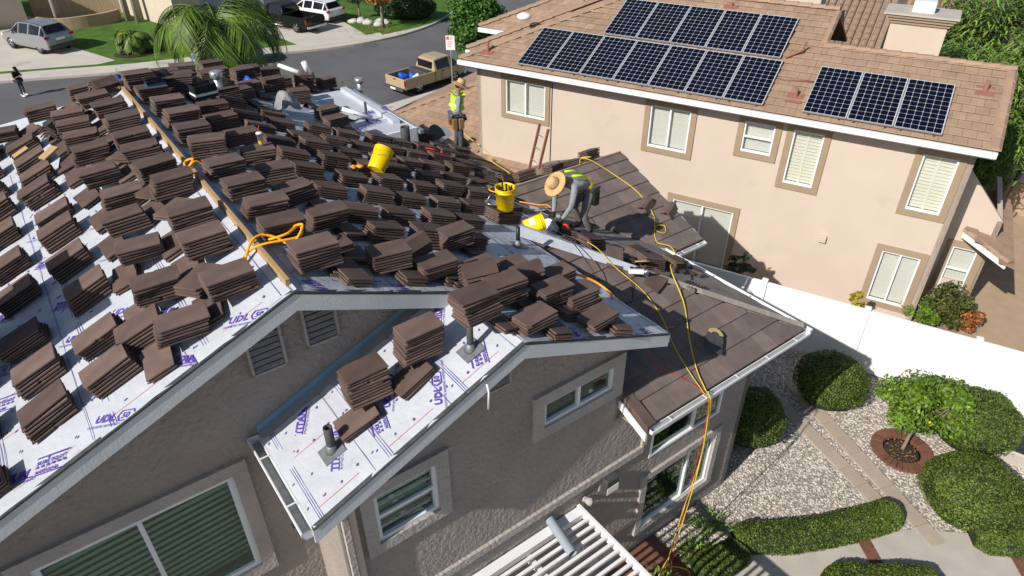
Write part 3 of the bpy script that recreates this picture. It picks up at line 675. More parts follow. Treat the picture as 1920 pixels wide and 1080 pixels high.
for ri, (u, v) in enumerate([(6.33, 1.13), (7.22, 1.17), (7.9, 1.18), (8.91, 1.2), (9.55, 1.2), (10.31, 1.2), (10.95, 1.2), (11.75, 1.2), (12.48, 1.22)]):
    level_stack('L', u, v, random.choice((6, 7, 7)), random.gauss(-3, 3), f'levelled tile stack touching the ridge board on its left, {ORD[ri]} from near gable')
flat_stack('L', 6.66, .27, 6, -8, 'tile stack turned slightly askew behind its neighbour near the left rake')
level_stack('L', 6.75, .93, 3, 38, 'short tile pile turned diagonally across the left slope near the gable', wedge=False)
for i, (u, v, a) in enumerate(((8.45, 1.12, 40), (9.2, 1.1, 38), (10.7, 1.05, 42), (11.6, .85, 36))):
    level_stack('L', u, v, 2, a, f'pair of tiles laid diagonally between ridge stacks, {ORD[i]} from the near gable', wedge=False)
# right slope: two levelled columns by the ridge, then flat columns
for ri, (u, v) in enumerate([(7.05, 1.92), (7.72, 1.95), (8.33, 1.95), (9.09, 1.95), (9.95, 1.97), (10.61, 1.97), (11.36, 1.95), (12.1, 1.95), (12.85, 1.95)]):
    level_stack('R', u, v, random.choice((6, 7, 7)), random.gauss(0, 3), f'levelled tile stack touching the ridge board on its right, {ORD[ri]} from near gable')
for ri, (u, v) in enumerate([(7.45, 2.6), (8.3, 2.6), (9.1, 2.6), (9.9, 2.62), (10.8, 2.62), (11.6, 2.62), (12.4, 2.65)]):
    level_stack('R', u, v, random.choice((5, 6, 7)), random.gauss(0, 4), f'levelled tile stack right of the ridge, second column over, {ORD[ri]} from near gable')
rows = [7.2, 8.0, 8.87, 9.6, 10.33, 11.08, 11.78, 12.5, 13.25]
cols = [3.25, 3.87, 4.5, 5.1, 5.66, 6.2, 6.78, 7.35]
for ri, u in enumerate(rows):
    vmax = 4.75 if u < 7.5 else 5.35 if u < 8.5 else 5.9+(u-8.8)*.5
    k = 0
    for ci, v in enumerate(cols):
        if v > vmax or (ri == 8 and v > 4.2): continue
        flat_stack('R', u+random.uniform(-.04, .04), v+random.uniform(-.03, .03), random.choice((6, 6, 7, 5)), random.gauss(0, 2.5), f'tile stack flat on the right slope, {ORD[ri]} row from near gable, {ORD[ci+2]} column from ridge')
far = [(13.4, 1.85), (13.75, 2.5), (13.6, 3.3), (14.4, 2.75), (14.9, 3.4), (15.3, 4.2), (15.2, 5.2), (15.9, 4.9), (16.4, 4.4), (16.3, 5.2), (17.3, 5.3), (17.0, 4.7), (17.5, 6.2), (18.0, 7.0), (17.9, 6.3), (13.9, 7.55), (13.2, 7.6), (12.9, 7.95), (12.4, 7.6), (14.4, 7.9)]
for i, (u, v) in enumerate(far):
    if i < 15: level_stack('R', u, v, random.choice((7, 8, 9, 6)), random.gauss(0, 8), f'tall tile stack by the far hip, {ORD[i]} going down from the ridge')
    else: flat_stack('R', u, v, random.choice((4, 5, 6)), random.gauss(0, 8), f'tile stack near the hi-vis worker, {ORD[i-15]} of five')
for i, (u, v) in enumerate(((14.9, 2.55), (15.5, 3.0), (16.0, 3.7), (14.2, 3.7), (14.0, 5.35), (18.4, 6.6), (16.9, 3.9), (13.4, 5.3))): level_stack('R', u, v, random.choice((5, 6, 7)), random.gauss(0, 10), f'extra tile stack crowding the far end of the right slope, {ORD[i]} of eight')
farL = [(14.0, 1.0), (14.2, .3), (14.3, -.35), (13.3, 1.1)]
for i, (u, v) in enumerate(farL): level_stack('L', u, v, 6, random.gauss(0, 5), f'tile stack on the far left hip against the street, {ORD[i]} down from the ridge end')
# big stacks on the lower gable and by its ridge
big = [(5.03, 3.24, 9, 'tall tile stack straddling the small front ridge'), (5.43, 3.9, 8, 'tile stack behind the tall one on the small ridge'), (5.36, 4.5, 7, 'middle tile stack across the small gable roof'),
       (5.22, 4.98, 7, 'half shaded tile stack right of the middle of the small gable roof'), (4.80, 3.83, 4, 'low tile stack by the wood offcut at the small gable'), (5.98, 5.2, 5, 'small tile stack beside the orange coupling on the small roof'),
       (6.35, 4.62, 3, 'low tilted tile pile near the upright vent pipe'), (6.2, 4.05, 4, 'tile stack behind the arched ridge tiles'), (4.80, 4.84, 3, 'low tile pile nearest the right corner of the small gable'),
       (6.27, 2.03, 8, 'tile stack at the end of the ridge board by the orange rope'), (6.64, 2.33, 3, 'worn topped tile pile behind the orange rope'), (6.28, 2.86, 7, 'half shaded tile stack above the right rake of the main gable'), (6.14, 3.36, 6, 'shaded tile stack above the end of the right rake'), (7.05, 4.2, 7, 'tall tile stack facing the saw worker on the right slope')]
for u, v, n, l in big: level_stack('R', u, v, n, random.gauss(0, 5), l)
for i, (u, v) in enumerate([(6.10, 2.30), (6.12, 2.98), (6.12, 3.52), (4.78, 4.08), (4.80, 5.12), (5.20, 4.62)]):
    zf, tilt, up = FACE['R']; pile(HM @ T(v, u, zf(v)+.022) @ RY(tilt) @ RZ(R(90+random.uniform(-6, 6))), 3, f'short prop of three tiles showing at the roof edge, {ORD[i]} from the ridge board', 'tile props levelling the stacks', lean=(.012, 0), name='tile_prop', cat='tile prop')
level_stack('S', 5.34, 2.02, 10, -4, 'tall tile stack on the front slope nearest the gutter', False, .07); level_stack('S', 5.36, 2.64, 11, -2, 'tall tile stack on the front slope next to the small ridge', False, .07)
# low prop tiles under them
for i, (u, v) in enumerate(((5.27, 1.83), (5.22, 2.50))): pile(HM @ T(v, u, zS(v)+.022) @ RY(-TH) @ RZ(R((-4, 3)[i])), 3, f'three flat tiles under the {("lower", "upper")[i]} tall stack of the front slope', 'tile props levelling the stacks', name='tile_prop', cat='tile prop')
# stacks right of the lower hip and behind the wing ridge
for i, (u, v, n, yw) in enumerate([(7.57, 7.35, 6, 8), (7.02, 7.50, 3, -20), (7.35, 8.31, 4, 12), (6.79, 8.05, 6, -10), (6.75, 8.70, 6, 6)]): flat_stack('R', u, v, n, yw, f'tile stack right of the lower hip, {ORD[i]} of five towards the white fence')
flat_stack('R', 5.98, 8.25, 2, 15, 'ribbed tiles lying face down right of the lower hip', me=TILE_BACK)
for i, (u, v, n, yw) in enumerate([(10.75, 10.15, 6, 10), (10.8, 9.6, 3, -10), (10.75, 9.05, 4, 20), (10.9, 8.4, 5, 0)]):
    z = zW(10.2-(u-10.2))+.03; pile(HM @ T(v, u, z) @ RX(-math.atan(.4157)) @ RZ(R(yw)), n, f'tile stack behind the wing ridge, {ORD[i]} from the gutter end', G_ST)
for i, (u, v, n) in enumerate([(10.6, 6.95, 3), (11.1, 7.5, 3), (10.2, 6.75, 2), (11.8, 7.75, 2), (8.5, 6.0, 6), (9.2, 6.75, 3), (9.9, 6.5, 2), (8.15, 7.2, 3)]): flat_stack('R', u, v, n, random.gauss(0, 15), f'scattered tile pile near the valley of the wing, {ORD[i]} of eight')
flat_stack('R', 7.72, 6.9, 2, 30, 'ribbed tiles face down under the saw', me=TILE_BACK)
# ridge tile piles
def ridge_pile(face, u, v, n, yaw, label, level=True):
    zf, tilt, up = FACE[face]; M = HM @ T(v, u, zf(v)+(.09 if level else .03)) @ RY(0 if level else tilt) @ RZ(R(yaw))
    pile(M, n, label, 'nested piles of angled ridge tiles', RIDGE_TILE, .045, lean=(.0, .0), jit=.008, name='ridge_tile_stack', cat='ridge tiles')
ridge_pile('R', 5.78, 3.78, 7, -12, 'nested arched ridge tiles on the small gable roof'); ridge_pile('R', 5.95, 4.62, 5, -8, 'nested angled ridge tiles beside the arched ones')
ridge_pile('R', 6.75, 3.42, 4, 14, 'tilted nest of ridge tiles on the right slope'); ridge_pile('L', 13.7, 1.35, 4, 20, 'pile of ridge tiles at the street end of the ridge', True)
ridge_pile('L', 13.2, .35, 4, 60, 'pile of ridge tiles on the left hip above the pedestrian'); ridge_pile('R', 15.9, 5.55, 5, 70, 'nest of ridge tiles between the white rolls'); ridge_pile('R', 14.3, 2.2, 3, 30, 'ridge tiles beside the black cloth')
ridge_pile('R', 11.1, 8.0, 3, 10, 'grey nest of ridge tiles behind the wing ridge', False)
for i, (u, v) in enumerate(((8.77, 10.01), (8.46, 10.42))):
    M = HM @ T(v, u, zW(u)+.075) @ RX(math.atan(.4157)) @ RZ(R(25)); o = link('ridge_tile', RIDGE_TILE, None, M); tag(o, f'single ridge tile lying on the laid wing tiles, {("left", "right")[i]} one of two', 'ridge tile', 'loose ridge tiles on the wing')
o = link('roof_tile', TILE, None, HM @ T(7.25, 6.9, zN(6.9)+.075) @ RX(TH) @ RZ(R(50))); tag(o, 'single tile lying loose beside the white hip strip', 'roof tile')
o = link('roof_tile', TILE, None, HM @ T(7.62, 6.25, zN(6.25)+.07) @ RX(TH) @ RZ(R(20))); tag(o, 'single tile lying loose beside the nail gun', 'roof tile')
b = B(); b.prism([(-.22, -.14), (.10, -.14), (.18, -.08), (.21, 0), (.18, .08), (.10, .14), (-.22, .14)], 0, .025); pass
o = b.build('knee_board', MT['lead'], None, HM @ T(7.67, 4.95, zN(4.95)+.13) @ RX(TH) @ RZ(R(40))); tag(o, 'grey board with a tan curved end lying on the laid slope', 'board')
b = B(); n_ = 14; b.add([(.10+.14*math.cos(a), .14*math.sin(a), .036) for a in np.linspace(-1.35, 1.35, n_)]+[(.10+.07*math.cos(a), .07*math.sin(a), .036) for a in np.linspace(-1.35, 1.35, n_)], [(i, i+1, n_+i+1, n_+i) for i in range(n_-1)]); b.build('tan_rim', MT['card'], o)
# ================================================================== THINGS ON THE ROOF
def bucket(M, label, handle=True, group='yellow buckets'):
    M = M @ Matrix.Scale(1.12 if handle else .95, 4); r = thing('bucket', label, 'bucket', M, group); b = B(); b.lathe([(.125, 0), (.13, .005), (.146, .30), (.152, .30), (.152, .315), (.147, .315), (.147, .335), (.153, .335), (.153, .345), (.148, .345), (.149, .362), (.155, .362), (.155, .372), (.144, .372), (.143, .30), (.12, .02)], 24, cap=False)
    b.lathe([(.0, .012), (.125, .012)], 24, cap=False); b.build('pail', MT['bucket'], r)
    if handle:
        h = B(); h.tube([(-.155, 0, .33)]+[(-.155*math.cos(a), -.17*math.sin(a)-.005, .33-.14*math.sin(a)) for a in np.linspace(.15, math.pi-.15, 9)]+[(.155, 0, .33)], .003, 6); h.build('handle', MT['steel'], r)
    return r
pile(HM @ T(6.20, 8.55, zR(6.20)+.022) @ RY(TH) @ RZ(.2), 5, 'tile stack under the upright yellow bucket', G_ST)
bk = bucket(HM @ T(6.14, 8.52, zR(5.95)+.19) @ RX(R(2)), 'upright yellow bucket full of tools on a tile stack')
b = B()
for i in range(9): a = i*.7; b.tube([(.05*math.cos(a), .05*math.sin(a), .1), (.10*math.cos(a), .10*math.sin(a), .34+.03*(i % 3))], .014, 6)
o = b.build('tool_bundle', MT['dark'], None, bk.matrix_world.copy()); tag(o, 'dark tool handles standing in the upright yellow bucket', 'tools')
bucket(HM @ T(4.52, 10.02, zR(4.52)+.20) @ RZ(R(-60)) @ RX(R(-52)), 'yellow bucket tipped over among the stacks of the right slope')
bl = bucket(HM @ T(6.28, 8.15, zR(6.28)+.07) @ RZ(R(70)) @ RX(R(78)), 'yellow bucket with a printed label lying beside the worker with the saw', handle=False)
b = B(); b.lathe([(.1400, .10), (.1475, .20)], 24, cap=False); b.f = [f for f in b.f if 5 < f[0] % 24 < 10]; b.m = [0]*len(b.f); b.sm = [True]*len(b.f); b.build('paper_label', MT['sign_face'], bl)
b = B(); b.lathe([(.115, 0), (.13, .24), (.137, .24), (.137, .25), (.125, .25), (.11, .01), (0, .01)], 20); h = thing('metal_pail', 'small steel pail beside the upright yellow bucket', 'pail', HM @ T(5.92, 8.66, zR(5.92)+.05) @ RY(TH*.6)); b.build('pail', MT['steel'], h)
b = B(); b.tube([(-.135*math.cos(a), -.02, .24+.19*math.sin(a)) for a in np.linspace(0, math.pi, 12)], .004, 6); b.build('handle', MT['steel'], h)
# tools spilled from the tipped bucket
b = B()
for i in range(6): b.ball((random.uniform(-.14, .1), random.uniform(-.08, .08), .03), (.05, .03, .03))
o = b.build('work_gloves', MT['orange_cord'], None, HM @ T(4.28, 10.15, zR(4.28)+.17)); tag(o, 'orange and white work gloves beside the tipped yellow bucket', 'gloves')
# ropes and hoses
def smooth(pts, n=6):
    out = []; P_ = [Vector(p) for p in pts]; P_ = [P_[0]]+P_+[P_[-1]]
    for i in range(1, len(P_)-2):
        a, b2, c, d = P_[i-1:i+3]
        for k in range(n):
            t = k/n; out.append(.5*((2*b2)+(c-a)*t+(2*a-5*b2+4*c-d)*t*t+(3*b2-a-3*c+d)*t**3))
    return out+[P_[-2]]
def rope(pts, r, m, name, label, cat, loc=True, n=7):
    b = B(); b.tube([HW(*p) for p in smooth(pts)], r, n); o = b.build(name, MT[m]); tag(o, label, cat); return o
rz = 7.50
rope([(u_+.2, v_, z_) for u_, v_, z_ in ((6.35, 1.25, 7.33), (6.42, 1.30, 7.36), (6.5, 1.38, 7.36), (6.62, 1.52, 7.50), (6.68, 1.66, 7.53), (6.62, 1.80, 7.48), (6.48, 1.90, 7.42), (6.38, 1.98, 7.55), (6.5, 2.08, 7.6), (6.66, 2.0, 7.52), (6.72, 1.84, 7.44), (6.58, 1.72, 7.50), (6.5, 1.9, 7.55), (6.62, 2.08, 7.55), (6.45, 2.0, 7.5), (6.52, 1.62, 7.5), (6.58, 1.45, 7.42), (6.46, 1.28, 7.33), (6.55, 1.2, 7.32))], .015, 'orange_rope', 'rope', 'orange rope knotted over the ridge board near the gable end', 'rope')
rope([(u_+.45, v_, z_) for u_, v_, z_ in ((9.0, .98, 7.42), (8.95, 1.2, 7.40), (8.9, 1.45, 7.42), (8.85, 1.58, 7.52), (8.93, 1.64, 7.56), (8.98, 1.54, 7.52), (8.8, 1.52, 7.50), (8.86, 1.66, 7.54), (8.82, 1.8, 7.42), (8.72, 2.0, 7.36), (8.6, 2.2, 7.40))], .016, 'orange_rope', 'rope', 'orange rope tied round the ridge board halfway along the ridge', 'rope')
rope([(6.6, 3.02, 6.95), (6.55, 3.1, 6.99), (6.62, 3.18, 6.95), (6.68, 3.1, 6.92), (6.6, 3.05, 6.97), (6.66, 3.2, 6.9)], .022, 'orange_rope', 'rope', 'small ball of orange rope between stacks above the right rake', 'rope')
# yellow air hose: wing ridge knot, down across the wing and the lower slope, over the gutter to the ground
def onW(u, v, h=.07): return (u, v, zW(u)+h)
def onN(u, v, h=.085): return (u, v, zN(u)+h)
def onR(u, v, h=.08): return (u, v, zR(v)+h)
rope([onW(10.18, 9.35, .12), (10.3, 9.5, 5.22), (10.15, 9.65, 5.25), (10.25, 9.45, 5.24), (10.1, 9.6, 5.2), onW(9.7, 9.95), onW(9.1, 10.12), onW(8.5, 10.0), onW(8.2, 9.75), onW(8.05, 9.9), onW(8.2, 10.02), onW(8.25, 9.8), onW(7.95, 9.55), (7.55, 9.5, 4.28), onR(7.2, 9.3, .12), onR(6.7, 8.9, .2), onR(6.5, 8.3, .25), (6.2, 7.95, zN(6.2)+.16), onN(5.7, 7.75), onN(5.2, 7.35), onN(4.75, 7.05), (4.45, 6.92, 4.16), (4.28, 6.88, 4.0), (4.22, 6.85, 3.0), (4.28, 6.75, 1.5), (4.3, 6.65, .15), (4.1, 6.4, .05), (3.8, 6.6, .06), (4.0, 6.9, .08), (4.3, 6.6, .07), (3.9, 6.3, .08)], .0105, 'yellow_hose', 'air_hose', 'yellow air hose running from the wing ridge down to the patio', 'hose')
rope([onR(8.2, 7.7, .06), onR(7.6, 7.2, .15), (7.1, 7.05, zN(7.1)+.14), (6.7, 7.1, zN(6.7)+.12), onN(6.2, 7.25), onN(5.7, 7.2), onN(5.2, 7.0), onN(4.75, 6.9), (4.45, 6.86, 4.15), (4.27, 6.83, 4.0), (4.18, 6.78, 2.8), (4.12, 6.5, 1.2), (4.15, 6.2, .1), (3.8, 6.2, .05), (3.5, 6.5, .06), (3.9, 6.8, .06)], .008, 'yellow_hose', 'air_hose', 'thin yellow cord from the saw over the lower gutter', 'hose')
rope([onN(5.35, 6.5, .07), onN(5.0, 6.55, .07), (4.72, 6.75, zN(4.72)+.07), (4.46, 6.84, 4.15), (4.25, 6.80, 3.9), (4.22, 6.7, 1.8), (4.2, 6.62, .1)], .0045, 'red_plastic', 'power_cord', 'thin red cord crossing the lowest tile course to the gutter', 'cord')
rope([(13.9, 8.62, 5.3), (13.7, 8.66, 4.9), (13.2, 8.75, 4.75), (12.4, 8.6, 4.72), (12.0, 8.3, 4.85), (11.6, 8.5, 4.65), (11.2, 8.2, 4.75), (10.7, 8.0, 4.7), (10.5, 7.6, 4.85), (10.6, 7.3, 4.95)], .013, 'yellow_hose', 'safety_rope', 'yellow safety rope trailing from the worker in the hi-vis vest', 'rope')
rope([onR(10.7, 7.6, .1), onR(10.4, 7.3, .13), onR(10.2, 7.5, .1), onR(9.9, 7.1, .12), onR(10.1, 6.9, .1), onR(10.3, 7.2, .14)], .014, 'orange_rope', 'rope', 'orange rope coil in the valley beside the wing', 'rope')
rope([onR(9.5, 7.2, .12), (9.2, 7.4, zR(7.4)+.2), (8.9, 7.45, zR(7.45)+.3), (8.6, 7.4, zR(7.4)+.12), onR(8.4, 7.1), onR(8.3, 6.7)], .011, 'orange_cord', 'power_cord', 'orange power cord behind the bent worker', 'cord')
rope([onR(5.9, 5.3, .2), onR(5.95, 5.5, .24), onR(5.8, 5.75, .2), onR(5.55, 5.82, .14), onR(5.45, 5.75, .1)], .019, 'orange_cord', 'hose_coupling', 'short orange hose piece hanging at the edge of the small roof', 'hose')
rope([(7.95, 6.85, zR(6.85)+.15), (7.3, 6.65, zR(6.65)+.2), (6.7, 6.55, zN(6.7)+.3), (6.3, 6.6, zN(6.3)+.1), (6.1, 6.9, zN(6.1)+.09), (6.4, 7.2, zN(6.4)+.09)], .008, 'black_plastic', 'power_cord', 'black saw cord draped over the white hip strip', 'cord')
rope([onR(9.1, 7.45, .05), onW(9.3, 8.2, .06), onW(9.0, 8.6, .06), onW(8.7, 8.55, .06), onR(8.6, 8.2, .1)], .007, 'black_plastic', 'power_cord', 'thin black cord looped on the laid wing tiles', 'cord')
# vent pipes
def vent(face, u, v, h, r, label, m='lead', cap=False, base='flash_grey', lean=0):
    zf, tilt, up = FACE[face]; t_ = bpy.data.objects.new('vent_pipe', None); C.objects.link(t_); t_.parent = house; t_.matrix_local = T(v, u, zf(v)); t_['label'] = label
    b = B(); b.box((-.13, -.13, .02), (.13, .11, .026), RY(tilt)); b.lathe([(.075, .01), (.055, .05), (r+.006, .11)], 16, M=RX(0)); b.build('flashing', MT[base], t_)
    b = B(); b.lathe([(r, -.05), (r, h), (r*.75, h), (r*.75, h-.12), (0, h-.12)], 14, RX(lean)); b.build('pipe', MT[m], t_)
    if cap:
        c = B(); c.lathe([(r*1.15, h-.06), (r*1.5, h-.05), (r*1.5, h+.06), (r*1.2, h+.07), (.0, h+.07)], 16); c.build('cap', MT['galv'], t_)
        for k in range(6):
            f = B(); f.box((r*1.48, -.012, h-.04), (r*1.56, .012, h+.05), RZ(k*math.pi/3)); f.build('cap_fin', MT['galv'], t_)
vent('S', 5.02, 3.13, .36, .038, 'dark vent pipe with metal flashing next to the small ridge'); vent('S', 5.22, 1.46, .36, .05, 'dark lead vent pipe near the gutter of the front slope')
vent('R', 7.45, 5.62, .34, .034, 'black vent pipe standing where the lower hip begins', 'black_plastic'); vent('R', 13.7, 3.2, .62, .075, 'tall galvanised flue with a finned cap near the far hip', 'galv', True)
vent('R', 14.2, 6.35, .62, .03, 'thin dark vent pipe on the white low roof', 'lead'); vent('R', 12.85, 6.6, .5, .10, 'wide grey green flue stub on the right slope', 'lead')
vent('R', 18.3, 8.1, .5, .09, 'white capped roof vent at the street side eave', 'galv', True)
# low roof patch with gutter near the truck
b = B(); pts = [(5.6, 13.25), (7.05, 13.25), (7.05, 16.7), (5.6, 16.7)]
b.slab([(x, y, 5.60-.03*(x-5.6)) for x, y in pts], (0, 0, .10)); lr = b.build('low_roof', MT['underlay'], house); lr['label'] = 'small white membrane low roof with gutter'
b = B(); b.box((5.7, 13.20, 5.25), (7.1, 13.248, 5.575)); b.build('fascia', MT['white_paint'], lr)
b = B(); b.box((7.052, 13.20, 4.9), (7.10, 16.7, 5.55)); b.build('fascia', MT['white_paint'], lr)
b = B(); b.prism([(6.75, 13.7), (6.9, 13.65), (6.95, 16.6), (6.8, 16.6)], 5.56, 5.66); b.build('upstand', MT['underlay'], lr)
b = B(); b.box((7.11, 13.1, 5.44), (7.20, 16.8, 5.53)); b.build('gutter', MT['galv'], lr)
M_ = Matrix(((math.cos(R(160)), -math.sin(R(160)), 0, 6.35), (math.sin(R(160)), math.cos(R(160)), 0, 14.6), (0, 0, 1, 5.592), (0, 0, 0, 1)))
link('printed_logo', LOGO1, lr, M_ @ RZ(R(-150))); link('printed_logo', LOGO2, lr, T(5.95, 13.8, 5.603) @ RZ(R(20)))
# rolls, cloths, boxes, cup, bottle, cooler, offcuts
def roll(u, v, z, yaw, L, r, m, label, pitch=0, name='underlayment_roll', cat='roll'):
    b = B(); b.lathe([(r*.3, -L/2), (r, -L/2), (r, L/2), (r*.3, L/2), (r*.3, -L/2)], 16, RY(R(90)), cap=False); o = b.build(name, MT[m], None, HM @ T(v, u, z) @ RZ(R(yaw)) @ RY(R(pitch))); tag(o, label, cat); return o
roll(17.0, 5.7, zR(5.7)+.55, -60, .6, .055, 'white_plastic', 'white roll lying across stacks at the far hip', 10); roll(14.25, 6.15, zR(6.15)+.30, -30, .7, .05, 'white_plastic', 'long pale roll beside the green tool on the right slope', 20)
roll(16.6, 6.0, zR(6.0)+.75, 20, .3, .07, 'white_plastic', 'short white roll standing on tiles behind the ridge tiles', 70)
def drape(u, v, z, sx, sy, h, m, label, name='cloth', seed=1):
    n = 12; vs = []; r = random.Random(seed)
    ph = [r.uniform(0, 6) for _ in range(6)]
    for i in range(n+1):
        for j in range(n+1):
            x, y = (i/n-.5), (j/n-.5); d = math.hypot(x, y)*2
            zz = h*max(0, 1-d**1.6)+.035*math.sin(11*x+ph[0]+4*y)+.03*math.sin(9*y+ph[1]-5*x)+.02*math.sin(23*x+17*y+ph[2]); vs.append((x*sx*(1+.12*math.sin(ph[3]+5*math.atan2(y, x))), y*sy*(1+.1*math.cos(ph[4]+4*math.atan2(y, x))), zz))
    b = B(); b.smooth = True; b.add(vs, [(i*(n+1)+j, (i+1)*(n+1)+j, (i+1)*(n+1)+j+1, i*(n+1)+j+1) for i in range(n) for j in range(n)])
    o = b.build(name, MT[m], None, HM @ T(v, u, z)); md = o.modifiers.new('s', 'SOLIDIFY'); md.thickness = .012; tag(o, label, 'cloth'); return o
drape(13.85, 2.05, zR(2.05)+.27, .75, .5, .10, 'black_cloth', 'black cloth thrown over tile stacks at the far end of the ridge', seed=3)
drape(14.1, 4.55, zR(4.55)+.22, .5, .5, .34, 'grey_cloth', 'grey cloth hung over a stack in the middle of the right slope', seed=5)
drape(15.6, 4.3, zR(4.3)+.15, .4, .5, .2, 'blue_plastic', 'dark blue tarp stuffed between far stacks', 'tarp', 8)
def openbox(u, v, z, yaw, s, h, m, label, cat='box', lidm=None):
    r = thing('box', label, cat, HM @ T(v, u, z) @ RZ(R(yaw))); b = B(); t_ = .012
    for a, c in (((-s[0], -s[1], 0), (-s[0]+t_, s[1], h)), ((s[0]-t_, -s[1], 0), (s[0], s[1], h)), ((-s[0]+t_, -s[1], 0), (s[0]-t_, -s[1]+t_, h)), ((-s[0]+t_, s[1]-t_, 0), (s[0]-t_, s[1], h)), ((-s[0]+t_, -s[1]+t_, 0), (s[0]-t_, s[1]-t_, t_))): b.box(a, c)
    b.build('carton', MT[m], r)
    if lidm: q = B(); q.box((-s[0]-.004, -s[1]-.004, h*.25), (s[0]+.004, s[1]+.004, h*.42)); q.build('printed_band', MT[lidm], r)
    return r
openbox(13.2, 2.80, zR(2.80)+.25, 8, (.20, .14), .24, 'dark', 'open dark box with white printed band on far tile stacks', lidm='white_plastic')
openbox(12.85, 2.0, zR(2.0)+.36, 5, (.15, .08), .11, 'dark', 'small dark box with blue print on a stack near the ridge end', lidm='blue_plastic')
cp = thing('drink_cup', 'white paper cup with red straw on a tile stack', 'cup', HM @ T(2.72, 9.95, zR(2.5)+.30)); b = B(); b.lathe([(.032, 0), (.047, .16), (.049, .16), (.049, .175), (.03, .185), (0, .185)], 16); b.build('cup', MT['white_plastic'], cp)
b = B(); b.tube([(0, 0, .17), (.015, 0, .28)], .005, 6); b.build('straw', MT['red_plastic'], cp); b = B(); b.lathe([(.0335, .005), (.0385, .06)], 16, cap=False); b.build('printed_band', MT['bucket'], cp)
wb = thing('water_bottle', 'clear plastic water bottle beside the ridge tiles at the street end', 'bottle', HM @ T(1.62, 13.95, 7.45)); b = B(); b.lathe([(.04, 0), (.042, .15), (.02, .2), (.014, .21), (.014, .23), (0, .23)], 12); b.build('bottle', MT['film'], wb); b = B(); b.lathe([(.0425, .06), (.0425, .12)], 12, cap=False); b.build('label_band', MT['blue_plastic'], wb)
def plank(u, v, z, yaw, pitch, s, label, m='wood', name='wood_offcut'):
    b = B(); b.cbox((-s[0]/2, -s[1]/2, 0), (s[0]/2, s[1]/2, s[2]), .004); o = b.build(name, MT[m], None, HM @ T(v, u, z) @ RZ(R(yaw)) @ RY(R(pitch))); tag(o, label, 'wood offcut'); return o
plank(13.75, 1.55, 7.43, 60, 0, (.32, .16, .04), 'short wood block at the street end of the ridge board'); plank(12.1, .15, zL(.15)+.28, 30, -20, (.28, .15, .03), 'small bare plywood piece among the left slope stacks', 'card')
plank(12.9, -.2, zL(-.2)+.25, 10, -22, (.25, .14, .03), 'small bare plywood piece at the far left hip', 'card'); plank(14.9, 3.7, zR(3.7)+.10, -12, 20, (.9, .09, .04), 'long wood batten beside the far flue'); plank(6.35, 5.3, zR(5.3)+.03, 60, 22, (.5, .05, .02), 'thin wood strip lying by the black vent pipe', 'wood')
plank(6.15, 5.5, zR(5.5)+.04, 55, 22, (.36, .12, .012), 'torn pale cardboard strip by the vent pipe', 'card', 'cardboard'); plank(13.95, 4.15, zR(4.15)+.06, -50, 22, (.45, .1, .015), 'wood shim near the grey cloth')
b = B(); b.prism([(.14*math.cos(a)*(1+.1*math.sin(3*a)), .12*math.sin(a)) for a in np.linspace(0, 6.283, 15)[:-1]], 0, .02); o = b.build('burlap_scrap', MT['card'], None, HM @ T(7.75, 6.7, zR(7.75)+.16) @ RY(TH) @ RX(-.5)); tag(o, 'crumpled brown paper scrap beside the hip stacks', 'scrap')
# flashings and black flat pieces by the hi-vis worker
for i, (u, v, r_, m, lab) in enumerate(((13.9, 8.0, .28, 'black_plastic', 'black domed flashing left of the hi-vis worker'), (13.3, 8.35, .24, 'black_plastic', 'black domed flashing at the feet of the hi-vis worker'), (14.1, 8.35, .24, 'white_plastic', 'white domed flashing beside the hi-vis worker'))):
    b = B(); b.prism([(-r_, -.02), (r_, -.02)]+[(r_*math.cos(a), r_*1.25*math.sin(a)) for a in np.linspace(.05, math.pi-.05, 12)], 0, .03); o = b.build('flashing_piece', MT[m], None, HM @ T(v, u, zR(v)+.14) @ RZ(R(20)) @ RX(R(62))); tag(o, lab, 'flashing')
# teal nailer, coil, nail gun, misc
def gun(M, label, m, name='nail_gun'):
    r = thing(name, label, 'nail gun', M); b = B(); b.cbox((-.14, -.035, .03), (.12, .035, .11), .012); b.build('body', MT[m], r); b = B(); b.box((-.10, -.02, -.10), (-.05, .02, .03)); b.build('handle', MT['dark'], r)
    b = B(); b.tube([(.12, 0, .07), (.26, 0, .03)], [.03, .012], 8); b.build('nose', MT['steel'], r); b = B(); b.lathe([(.05, -.03), (.06, -.03), (.06, .03), (.05, .03)], 14, T(.03, 0, -.02) @ RX(R(90))); b.build('magazine', MT['black_plastic'], r)
gun(HM @ T(7.35, 6.46, zN(6.46)+.20) @ RZ(R(-40)) @ RX(R(80)), 'grey nail gun lying on the laid slope near the hip', 'white_plastic'); gun(HM @ T(5.55, 14.35, zR(5.55)+.18) @ RZ(R(30)) @ RX(R(70)), 'teal nail gun among debris on the right slope', 'teal_plastic')
b = B(); b.lathe([(.16, -.03), (.24, -.03), (.24, .03), (.16, .03), (.16, -.03)], 20, cap=False); o = b.build('coiled_strap', MT['dark'], None, HM @ T(6.15, 14.6, zR(6.15)+.06) @ RY(TH)); tag(o, 'dark coiled strap beside the low white roof', 'strap')
